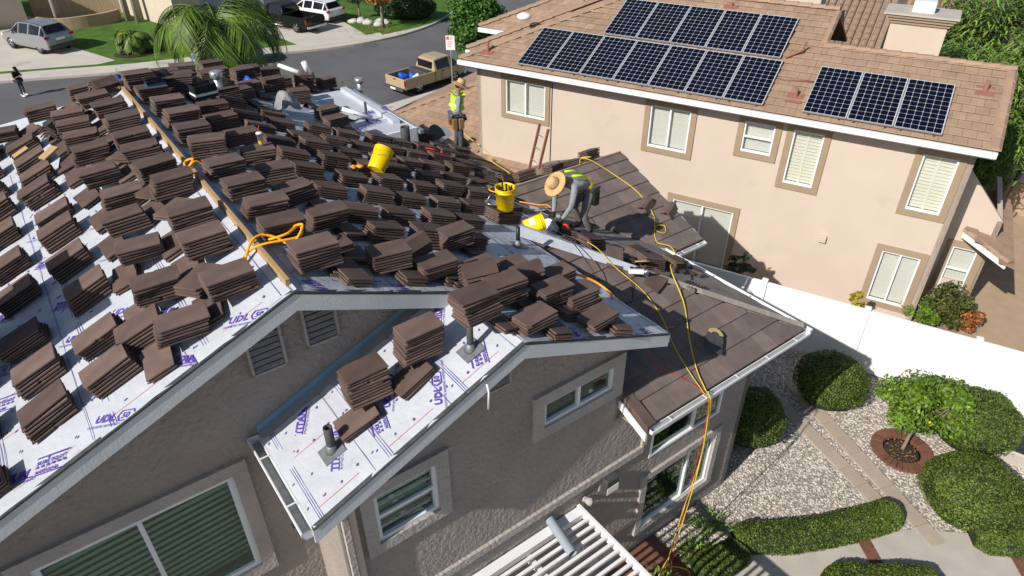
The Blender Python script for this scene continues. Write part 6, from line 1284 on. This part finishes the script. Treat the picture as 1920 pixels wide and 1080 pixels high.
def wheels(r, xs, y, rad):
    for x in xs:
        for s_ in (-1, 1):
            t = B(); t.lathe([(rad*.62, -.10), (rad*.93, -.11), (rad, -.07), (rad, .07), (rad*.93, .11), (rad*.62, .10)], 22, T(x, s_*y, rad) @ RX(R(90))); w_ = t.build('wheel', MT['tyre'], r)
            q = B(); q.lathe([(0, .06), (rad*.2, .07), (rad*.58, .095), (rad*.62, .115), (rad*.55, .06), (0, .05)], 18, T(x, s_*y, rad) @ RX(R(-90*s_)), cap=False); q.build('rim', MT['rim'], w_)
            for a in range(5): sp = B(); sp.box((-.025, -.012, .07), (.025, rad*.56, .112), T(x, s_*y, rad) @ RX(R(-90*s_)) @ RZ(a*1.2566)); sp.build('spoke', MT['rim'], w_)
            ar = B(); ar.lathe([(0, -.02), (rad*1.16, -.02), (rad*1.16, .0), (0, .0)], 22, T(x, s_*(y-.0), rad*1.02) @ RX(R(-90*s_)) @ T(0, 0, .015)); ar.build('wheel_arch', MT['dark'], r)
def lights(r, x, y, z, m, sx, sy, sz, nm):
    for s_ in (-1, 1): b = B(); b.cbox((x-sx, s_*y-sy, z-sz), (x+sx, s_*y+sy, z+sz), .01); b.build(nm, MT[m], r)
def yaw(fx, fy): return RZ(math.atan2(fy, fx))
SUV = [(-2.28, .88, .42, .78, .80, .80), (-2.22, .95, .34, .98, 1.02, .84), (-2.12, .97, .30, 1.06, 1.14, .80), (-1.78, 1.0, .28, 1.08, 1.60, .66), (-.7, 1.0, .28, 1.06, 1.68, .68), (.25, 1.0, .28, 1.03, 1.65, .68), (.55, 1.0, .28, 1.02, 1.58, .67), (1.25, .98, .30, 1.0, 1.04, .86), (1.95, .95, .32, .90, .94, .80), (2.25, .86, .36, .72, .74, .74)]
def suv(label, M, m, sc_=1.0):
    r, vs, k = car('parked_suv', label, M @ Matrix.Scale(sc_, 4), SUV, 1.86, None, m, 'car', glass=[(2, 3), (3, 4), (4, 5), (5, 7)], group='cars parked by the houses across the street'); screen(r, vs, k, 6, 7, 'windscreen', 1); screen(r, vs, k, 2, 3, 'rear_window', -1); wheels(r, (-1.36, 1.36), .80, .36)
    lights(r, -2.20, .78, 1.0, 'tail', .06, .14, .07, 'tail_light'); lights(r, 2.08, .72, .78, 'sign_face', .1, .12, .06, 'headlight'); b = B(); b.cbox((-2.34, -.85, .34), (-2.2, .85, .55), .03); b.build('rear_bumper', MT['lead'], r); b = B(); b.box((-2.30, -.26, .78), (-2.285, .26, .90)); b.build('number_plate', MT['sign_face'], r)
    for s_ in (-1, 1): b = B(); b.tube([(-1.6, s_*.58, 1.66), (.2, s_*.60, 1.70)], .02, 6); b.build('roof_rail', MT['lead'], r); b = B(); b.ball((.72, s_*.98, 1.08), (.08, .09, .07)); b.build('mirror', MT[m], r)
    return r
suv('silver SUV parked on the driveway at the left edge', T(-32.9, 48.6, SZ+.137) @ yaw(-.894, .447), 'car_silver', 1.12)
suv('white SUV parked beyond the black pickup', T(-15.9, 57.2, SZ+.137) @ yaw(-.85, .53) @ Matrix.Diagonal((1, 1, .88, 1)), 'car_white', 1.05)
suv('blue car behind the palm fronds at the far kerb', T(-18.6, 44.9, SZ+.002) @ yaw(-.89, -.45), 'car_blue', .95)
def pickup(label, M, m, L, sc_=1.0, crew=True, dark_bed='dark'):
    xb = -L/2; xc = -.35 if crew else -.05
    st = [(xc-.02, 1, .42, 1.12, 1.16, .90), (xc+.08, 1, .42, 1.12, 1.72, .74), (xc+.5, 1, .42, 1.12, 1.80, .74), (xc+1.35, 1, .42, 1.11, 1.79, .74), (xc+1.6, 1, .42, 1.10, 1.72, .74), (xc+2.2, .99, .42, 1.09, 1.14, .92), (L/2-.25, .97, .44, 1.05, 1.09, .88), (L/2, .92, .48, .95, .97, .84)]
    r, vs, k = car('pickup_truck', label, M @ Matrix.Scale(sc_, 4), st, 1.9, None, m, 'pickup truck', glass=[(1, 3), (3, 5)], group='pickup trucks on the street'); screen(r, vs, k, 4, 5, 'windscreen', 1)
    p = B(); p.box((xc-.045, -.66, 1.20), (xc-.02, .66, 1.64), T(0, 0, 0)); p.build('rear_window', MT['car_black'], r)
    for s_ in (-1, 1):
        b = B(); y0, y1 = (s_*.95, s_*.84); b.cbox((xb+.06, min(y0, y1), .46), (xc-.03, max(y0, y1), 1.12), .03); b.build('bed_side', MT[m], r)
    b = B(); b.box((xb+.06, -.84, .60), (xc-.03, .84, .66)); b.build('bed_floor', MT[dark_bed], r); b = B(); b.cbox((xb, -.93, .55), (xb+.06, .93, 1.12), .02); tg = b.build('tailgate', MT[m], r); b = B(); b.box((xb-.008, -.12, .96), (xb, .12, 1.03)); b.build('handle', MT['dark'], tg)
    b = B(); b.cbox((xb-.18, -.93, .40), (xb, .93, .55), .02); b.build('rear_bumper', MT['lead' if m == 'car_tan' else 'steel'], r); b = B(); b.box((xb-.19, -.24, .42), (xb-.182, .24, .54)); b.build('number_plate', MT['sign_face'], r)
    lights(r, xb+.04, .93, .86, 'tail', .05, .035, .14, 'tail_light'); lights(r, L/2-.02, .70, .84, 'sign_face', .04, .14, .08, 'headlight'); wheels(r, (xb+1.15, L/2-.95), .84, .39); b = B(); b.cbox((L/2-.02, -.9, .42), (L/2+.12, .9, .62), .03); b.build('front_bumper', MT['steel'], r)
    for s_ in (-1, 1): b = B(); b.ball((xc+1.95, s_*1.03, 1.2), (.07, .1, .1)); b.build('mirror', MT[m], r); q = B(); q.box((xc+.62, s_*.955, .98), (xc+.80, s_*.97, 1.03)); q.build('door_handle', MT['dark'], r)
    for s_ in (-1, 1):
        for xx in (xc+.03, xc+.95 if crew else xc+.55, xc+1.95): q = B(); q.box((xx, s_*.951-.006, .5), (xx+.018, s_*.951+.006, 1.1)); q.build('door_seam', MT['dark'], r)
    if crew:
        for s_ in (-1, 1): b = B(); b.tube([(xc, s_*.98, .38), (xc+2.2, s_*.98, .38)], .045, 8); b.build('side_step', MT['steel'], r)
    return r
pickup('shiny black crew cab pickup on the driveway across the street', T(-17.2, 54.4, SZ+.137) @ yaw(-.85, .53), 'car_black', 5.7)
tt = pickup('tan pickup with a loaded bed parked by the street sign', T(-5.3, 40.8, SZ+.002) @ yaw(.68, .73), 'car_tan', 5.1, .93, crew=False)
tm = tt.matrix_world
b = B(); b.cbox((-.75, -.84, .70), (-.2, .84, 1.16), .03); o = b.build('tool_chest', MT['lead'], None, tm); tag(o, 'dark tool chest across the bed of the tan pickup', 'tool chest')
for i, (x, y, m, lab) in enumerate(((-1.6, .35, 'blue_plastic', 'blue tarp bundle in the truck bed'), (-1.15, -.05, 'blue_plastic', 'upright blue bag in the truck bed'), (-1.25, -.5, 'white_plastic', 'white sack in the truck bed'))):
    b = B(); r2 = random.Random(i); vs = []
    b.ball((x, y, .86), (.32, .28, .25), 12, 8); b.v = [(a+.05*math.sin(9*c+3*bb), bb+.05*math.sin(11*a+c), c+.04*math.sin(8*a-7*bb)) for a, bb, c in b.v]; o = b.build('load_bag', MT[m], None, tm); tag(o, lab, 'bag')
sg = thing('street_sign', 'white sign with red print on a pole beside the tan pickup', 'sign', T(-3.75, 40.6, SZ+.1) @ RZ(R(-6))); b = B(); b.box((-.025, -.02, 0), (.025, .02, 2.9)); b.build('pole', MT['galv'], sg); b = B(); b.cbox((-.26, -.035, 2.05), (.26, -.021, 2.85), .0); pl_ = b.build('plate', MT['sign_face'], sg)
b = B(); b.box((-.22, -.038, 2.62), (-.06, -.036, 2.80)); [b.box((-.02+.0*i, -.038, 2.74-.06*i), (.2-.04*i, -.036, 2.765-.06*i)) for i in range(3)]; [b.box((-.18, -.038, 2.5-.09*i), (.18-.05*i, -.036, 2.53-.09*i)) for i in range(4)]; b.build('red_print', MT['print_red'], pl_)
# ---- palms
def palm(name, label, base, trunk_h, trunk_r, fr, L, m, my=None, wid=.55, drop=1.0, leaflets=34, lw=.022, cat='palm'):
    r = thing(name, label, cat, T(*base)); b = B(); b.tube([(0, 0, -.2), (.05, 0, trunk_h*.5), (0, 0, trunk_h)], [trunk_r*1.25, trunk_r, trunk_r*.8], 12); b.build('trunk', MT['palm_bark'], r)
    for q in range(fr):
        az = 6.283*q/fr*1.0+rng.normal(0, .2); e0 = rng.uniform(.15, 1.25); l = L*rng.uniform(.8, 1.1); d = np.array([math.cos(az), math.sin(az), 0]); pts = []; p = np.array([0, 0, trunk_h]); a = e0; n = leaflets
        for i in range(n+1): pts.append(p.copy()); p = p+(d*math.cos(a)+np.array([0, 0, math.sin(a)]))*l/n; a -= (e0*.5+1.15*drop)/n*(1+.5*i/n)
        V_ = []; F = []; k = 0; s_ = np.array([-d[1], d[0], 0])
        for i in range(2, n+1):
            t = pts[i]-pts[i-1]; t /= np.linalg.norm(t); up = np.cross(s_, t); f = i/n; ll = wid*(math.sin(math.pi*min(1, f*.85+.12))**.7+.12)
            for sg_ in (-1, 1):
                dr = s_*sg_*.75+t*.62-np.array([0, 0, .45+.5*rng.random()]); dr /= np.linalg.norm(dr); w_ = np.cross(dr, up); w_ /= np.linalg.norm(w_)+1e-9; o = pts[i]; e = o+dr*ll*rng.uniform(.85, 1.1); mid = (o+e)/2+np.array([0, 0, .04*ll])
                V_ += [o-w_*lw*.6, o+w_*lw*.6, mid+w_*lw, mid-w_*lw, e+w_*lw*.15, e-w_*lw*.15]; F += [(k, k+1, k+2, k+3), (k+3, k+2, k+4, k+5)]; k += 6
        mm = m if not my or rng.random() > .09 else my; fo = link('frond', npmesh('frond', V_, F, MT[mm]), r); st = B(); st.tube([tuple(x) for x in pts[::2]], [.022*(1-.8*i/len(pts[::2])) for i in range(len(pts[::2]))], 5); st.build('stalk', MT['leaf_yellow' if mm == my else 'leaf_palm'], fo)
    return r
palm('king_palm', 'large palm with drooping fronds behind the far hip', (-9.6, 22.9, -1.0), 6.95, .15, 26, 2.9, 'leaf_palm', 'leaf_yellow', .78, 1.6, 50, .019)
palm('pygmy_palm', 'low bushy palm with yellow lower fronds on the front lawn', (-25.9, 47.6, SZ+.1), .9, .16, 40, 1.6, 'leaf_palm', 'leaf_yellow', .5, 1.3, 22, .035)
b = B(); b.lathe([(1.3, 0), (1.2, .04), (0, .06)], 20); o = b.build('mulch_ring', MT['soil'], None, T(-25.9, 47.4, SZ+.12)); tag(o, kind='structure')
for i, (x, y) in enumerate(((-34.6, 54.2), (-30.6, 56.6), (-29.6, 56.2))): palm('tall_palm', ('grey palm trunk behind the silver SUV', 'left one of two grey palm trunks on the lawn', 'right one of two grey palm trunks on the lawn')[i], (x, y, SZ), 8.5, .20, 10, 2.6, 'leaf_palm', None, .6, 1.0, 18, .03)
# ---- trees and hedges across the street
tree('street_tree', 'dense green tree between the truck and the tan house', (-2.3, 44.6, SZ), (.14, 1.6), (1.75, 1.75, 2.3, 2.9), 15000, .11, 'leaf_tree', clusters=46, spread=.36)
tree('lawn_tree', 'small reddish tree beside white rocks on the far lawn', (-10.1, 54.4, SZ+.1), (.14, 1.9), (1.5, 1.3, 1.0, 3.0), 2600, .12, 'leaf_red', clusters=20); tree('lawn_tree', 'small green tree above the white rocks', (-12.4, 57.2, SZ+.1), (.10, 1.2), (1.4, 1.2, .9, 2.2), 2200, .12, 'leaf_dark', clusters=16)
shrub('far_hedge', 'dark clipped hedge at the street corner', (-8.7, 57.6, SZ+.1), (2.3, 1.2, .85), 5000, .09, 'leaf_dark', 3, .08, 'hedge')
for i in range(16):
    a = random.uniform(0, 1); b = B(); s_ = random.uniform(.15, .42); b.ball((0, 0, 0), (s_, s_*.8, s_*.6), 8, 5); b.v = [(x*(1+.2*math.sin(7*y+i)), y*(1+.2*math.sin(5*z+i)), z*(1+.2*math.sin(9*x))) for x, y, z in b.v]; o = b.build('rock', MT['rock'], None, T(-12.4+2.6*a+random.uniform(-.4, .4), 56.4-1.3*a+random.uniform(-.5, .5), SZ+.2)); tag(o, f'pale garden rock on the far lawn, {ORD[i]} of the row', 'rock', 'white rocks on the far lawn')
V_, F = leaves(np.stack([rng.normal(-10.6, 1.1, 260), rng.normal(53.6, .8, 260), np.full(260, SZ+.15)], 1), np.tile([0, 0, 1.], (260, 1)), .06, .6, .2); o = link('fallen_leaves', npmesh('fallen_leaves', V_, F, MT['leaf_litter'])); tag(o, 'fallen autumn leaves under the small lawn tree', 'leaves', kind='stuff')
# ---- houses across the street
def building(label, A, Bp, depth, h, m, parts):
    A, Bp = Vector((*A, SZ)), Vector((*Bp, SZ)); d = (Bp-A); L = d.length; r = thing('house', label, 'house', T(*A) @ RZ(math.atan2(d.y, d.x))); b = B(); b.box((0, 0, 0), (L, depth, h)); b.build('wall', MT[m], r)
    b = B(); b.add([(-.6, -.6, h), (L+.6, -.6, h), (L+.6, depth+.6, h), (-.6, depth+.6, h), (L*.3, depth/2, h+2), (L*.7, depth/2, h+2)], [(0, 1, 5, 4), (1, 2, 5), (2, 3, 4, 5), (3, 0, 4), (3, 2, 1, 0)]); b.build('roof', MT['back_tile'], r); b = B(); b.box((-.62, -.65, h-.18), (L+.62, -.6, h+.02)); b.build('fascia', MT['white_paint'], r)
    for nm, a, c, mm in parts: b = B(); b.cbox(a, c, .01); b.build(nm, MT[mm], r)
    return r
g_ = building('grey garage fronted house behind the black pickup', (-25.5, 53.8), (-17.5, 63.6), 9, 3.6, 'far_wall', [('garage_door', (2.2, -.06, 0), (7.1, .02, 2.5), 'garage'), ('garage_door', (7.6, -.06, 0), (10.2, .02, 2.5), 'garage'), ('door_trim', (7.15, -.10, 0), (7.55, .0, 2.8), 'white_paint')]+[('door_panel', (2.35, -.09, .1+.6*i), (6.95, -.061, .62+.6*i), 'garage') for i in range(3)]+[('door_window', (2.45+1.1*i, -.1, 1.98), (3.35+1.1*i, -.061, 2.35), 'dark') for i in range(4)])
building('pale house with an entry porch at the left edge', (-47, 47.5), (-37.6, 55.2), 9, 3.4, 'far_wall', [('entry_door', (7.6, -.06, 0), (8.4, .02, 2.1), 'dark'), ('column', (6.6, -.7, 0), (7.0, -.3, 3.2), 'far_wall'), ('column', (9.0, -.7, 0), (9.4, -.3, 3.2), 'far_wall'), ('garage_door', (.6, -.06, 0), (5.4, .02, 2.4), 'garage')])
building('white walled house behind the far palms', (-32.5, 59.5), (-24.5, 61.0), 9, 4.6, 'white_paint', [('vent', (.9, -.05, 3.2), (1.6, .02, 3.7), 'dark'), ('window', (4.6, -.05, 1.5), (5.8, .02, 2.6), 'glass')])
wf = thing('wood_fence', 'tall wooden board fence behind the curved planter wall', 'fence', T(-38.2, 57.0, SZ) @ RZ(math.atan2(3.2, 7.0)))
for i in range(34): b = B(); b.box((i*.22, -.015, 0), (i*.22+.21, .015, 2.3+random.uniform(-.02, .02))); b.build('board', MT['fence_wood'], wf)
cw_ = smooth([(-36.2, 54.0, 0), (-34.6, 53.4, 0), (-32.9, 54.2, 0), (-31.6, 55.6, 0), (-31.2, 56.8, 0)], 5); b = B(); pa = [(p.x, p.y) for p in cw_]; pb = offset(pa, .3); n = len(pa)
b.add([(x, y, SZ) for x, y in pa]+[(x, y, SZ) for x, y in pb]+[(x, y, SZ+.95) for x, y in pa]+[(x, y, SZ+.95) for x, y in pb], [(i, i+1, 2*n+i+1, 2*n+i) for i in range(n-1)]+[(n+i+1, n+i, 3*n+i, 3*n+i+1) for i in range(n-1)]+[(2*n+i, 2*n+i+1, 3*n+i+1, 3*n+i) for i in range(n-1)]); o = b.build('planter_wall', MT['sandy']); tag(o, 'curved tan planter wall on the far lawn', 'wall')
# ---- house behind the neighbour: barrel tile roof
bh = thing('house', 'house with a brown barrel tile roof beyond the tan house', 'house', NM); b = B(); b.box((-6.5, 27.6, 0), (4, 34, 4.6)); b.build('wall', MT['nb_stucco'], bh)
def barrel(x0, x1, y0, y1, z0, pit, m='back_tile'):
    b = B(); nx = int((x1-x0)/.26); ny = int((y1-y0)/.36)
    for j in range(ny):
        for i in range(nx):
            x = x0+.26*i; y = y0+.36*j; z = z0+pit*.36*j; vs = []
            for e, (yy, hh) in enumerate(((y, .05), (y+.40, .02))):
                for a in np.linspace(0, math.pi, 6): vs.append((x+.13-.10*math.cos(a), yy, z+pit*(yy-y)+hh+.085*math.sin(a)))
            b.add(vs, [(k, k+1, k+7, k+6) for k in range(5)])
    return b
b = B(); b.add([(-6.5, 27, 4.55), (-1.3, 27, 4.55), (-1.3, 33, 6.95), (-6.5, 33, 6.95)], [(0, 1, 2, 3)]); rf = b.build('roof', MT['back_tile'], bh); tag(barrel(-6.4, -1.4, 27, 33, 4.55, .4).build('barrel_tiles', MT['back_tile'], rf), kind='stuff')
b = B(); b.add([(-1.0, 28.5, 4.55), (3.5, 28.5, 4.55), (3.5, 33, 6.35), (-1.0, 33, 6.35)], [(0, 1, 2, 3)]); rf = b.build('roof', MT['back_tile'], bh); tag(barrel(-.9, 3.4, 28.5, 32.5, 4.55, .4).build('barrel_tiles', MT['back_tile'], rf), kind='stuff')
b = B(); b.box((-6.5, 26.9, 4.40), (-1.25, 26.97, 4.56)); b.build('fascia', MT['nb_trim'], bh); b = B(); b.box((-5.0, 26.2, 4.4), (-3.4, 27.4, 6.9)); b.build('chimney', MT['nb_stucco'], bh)
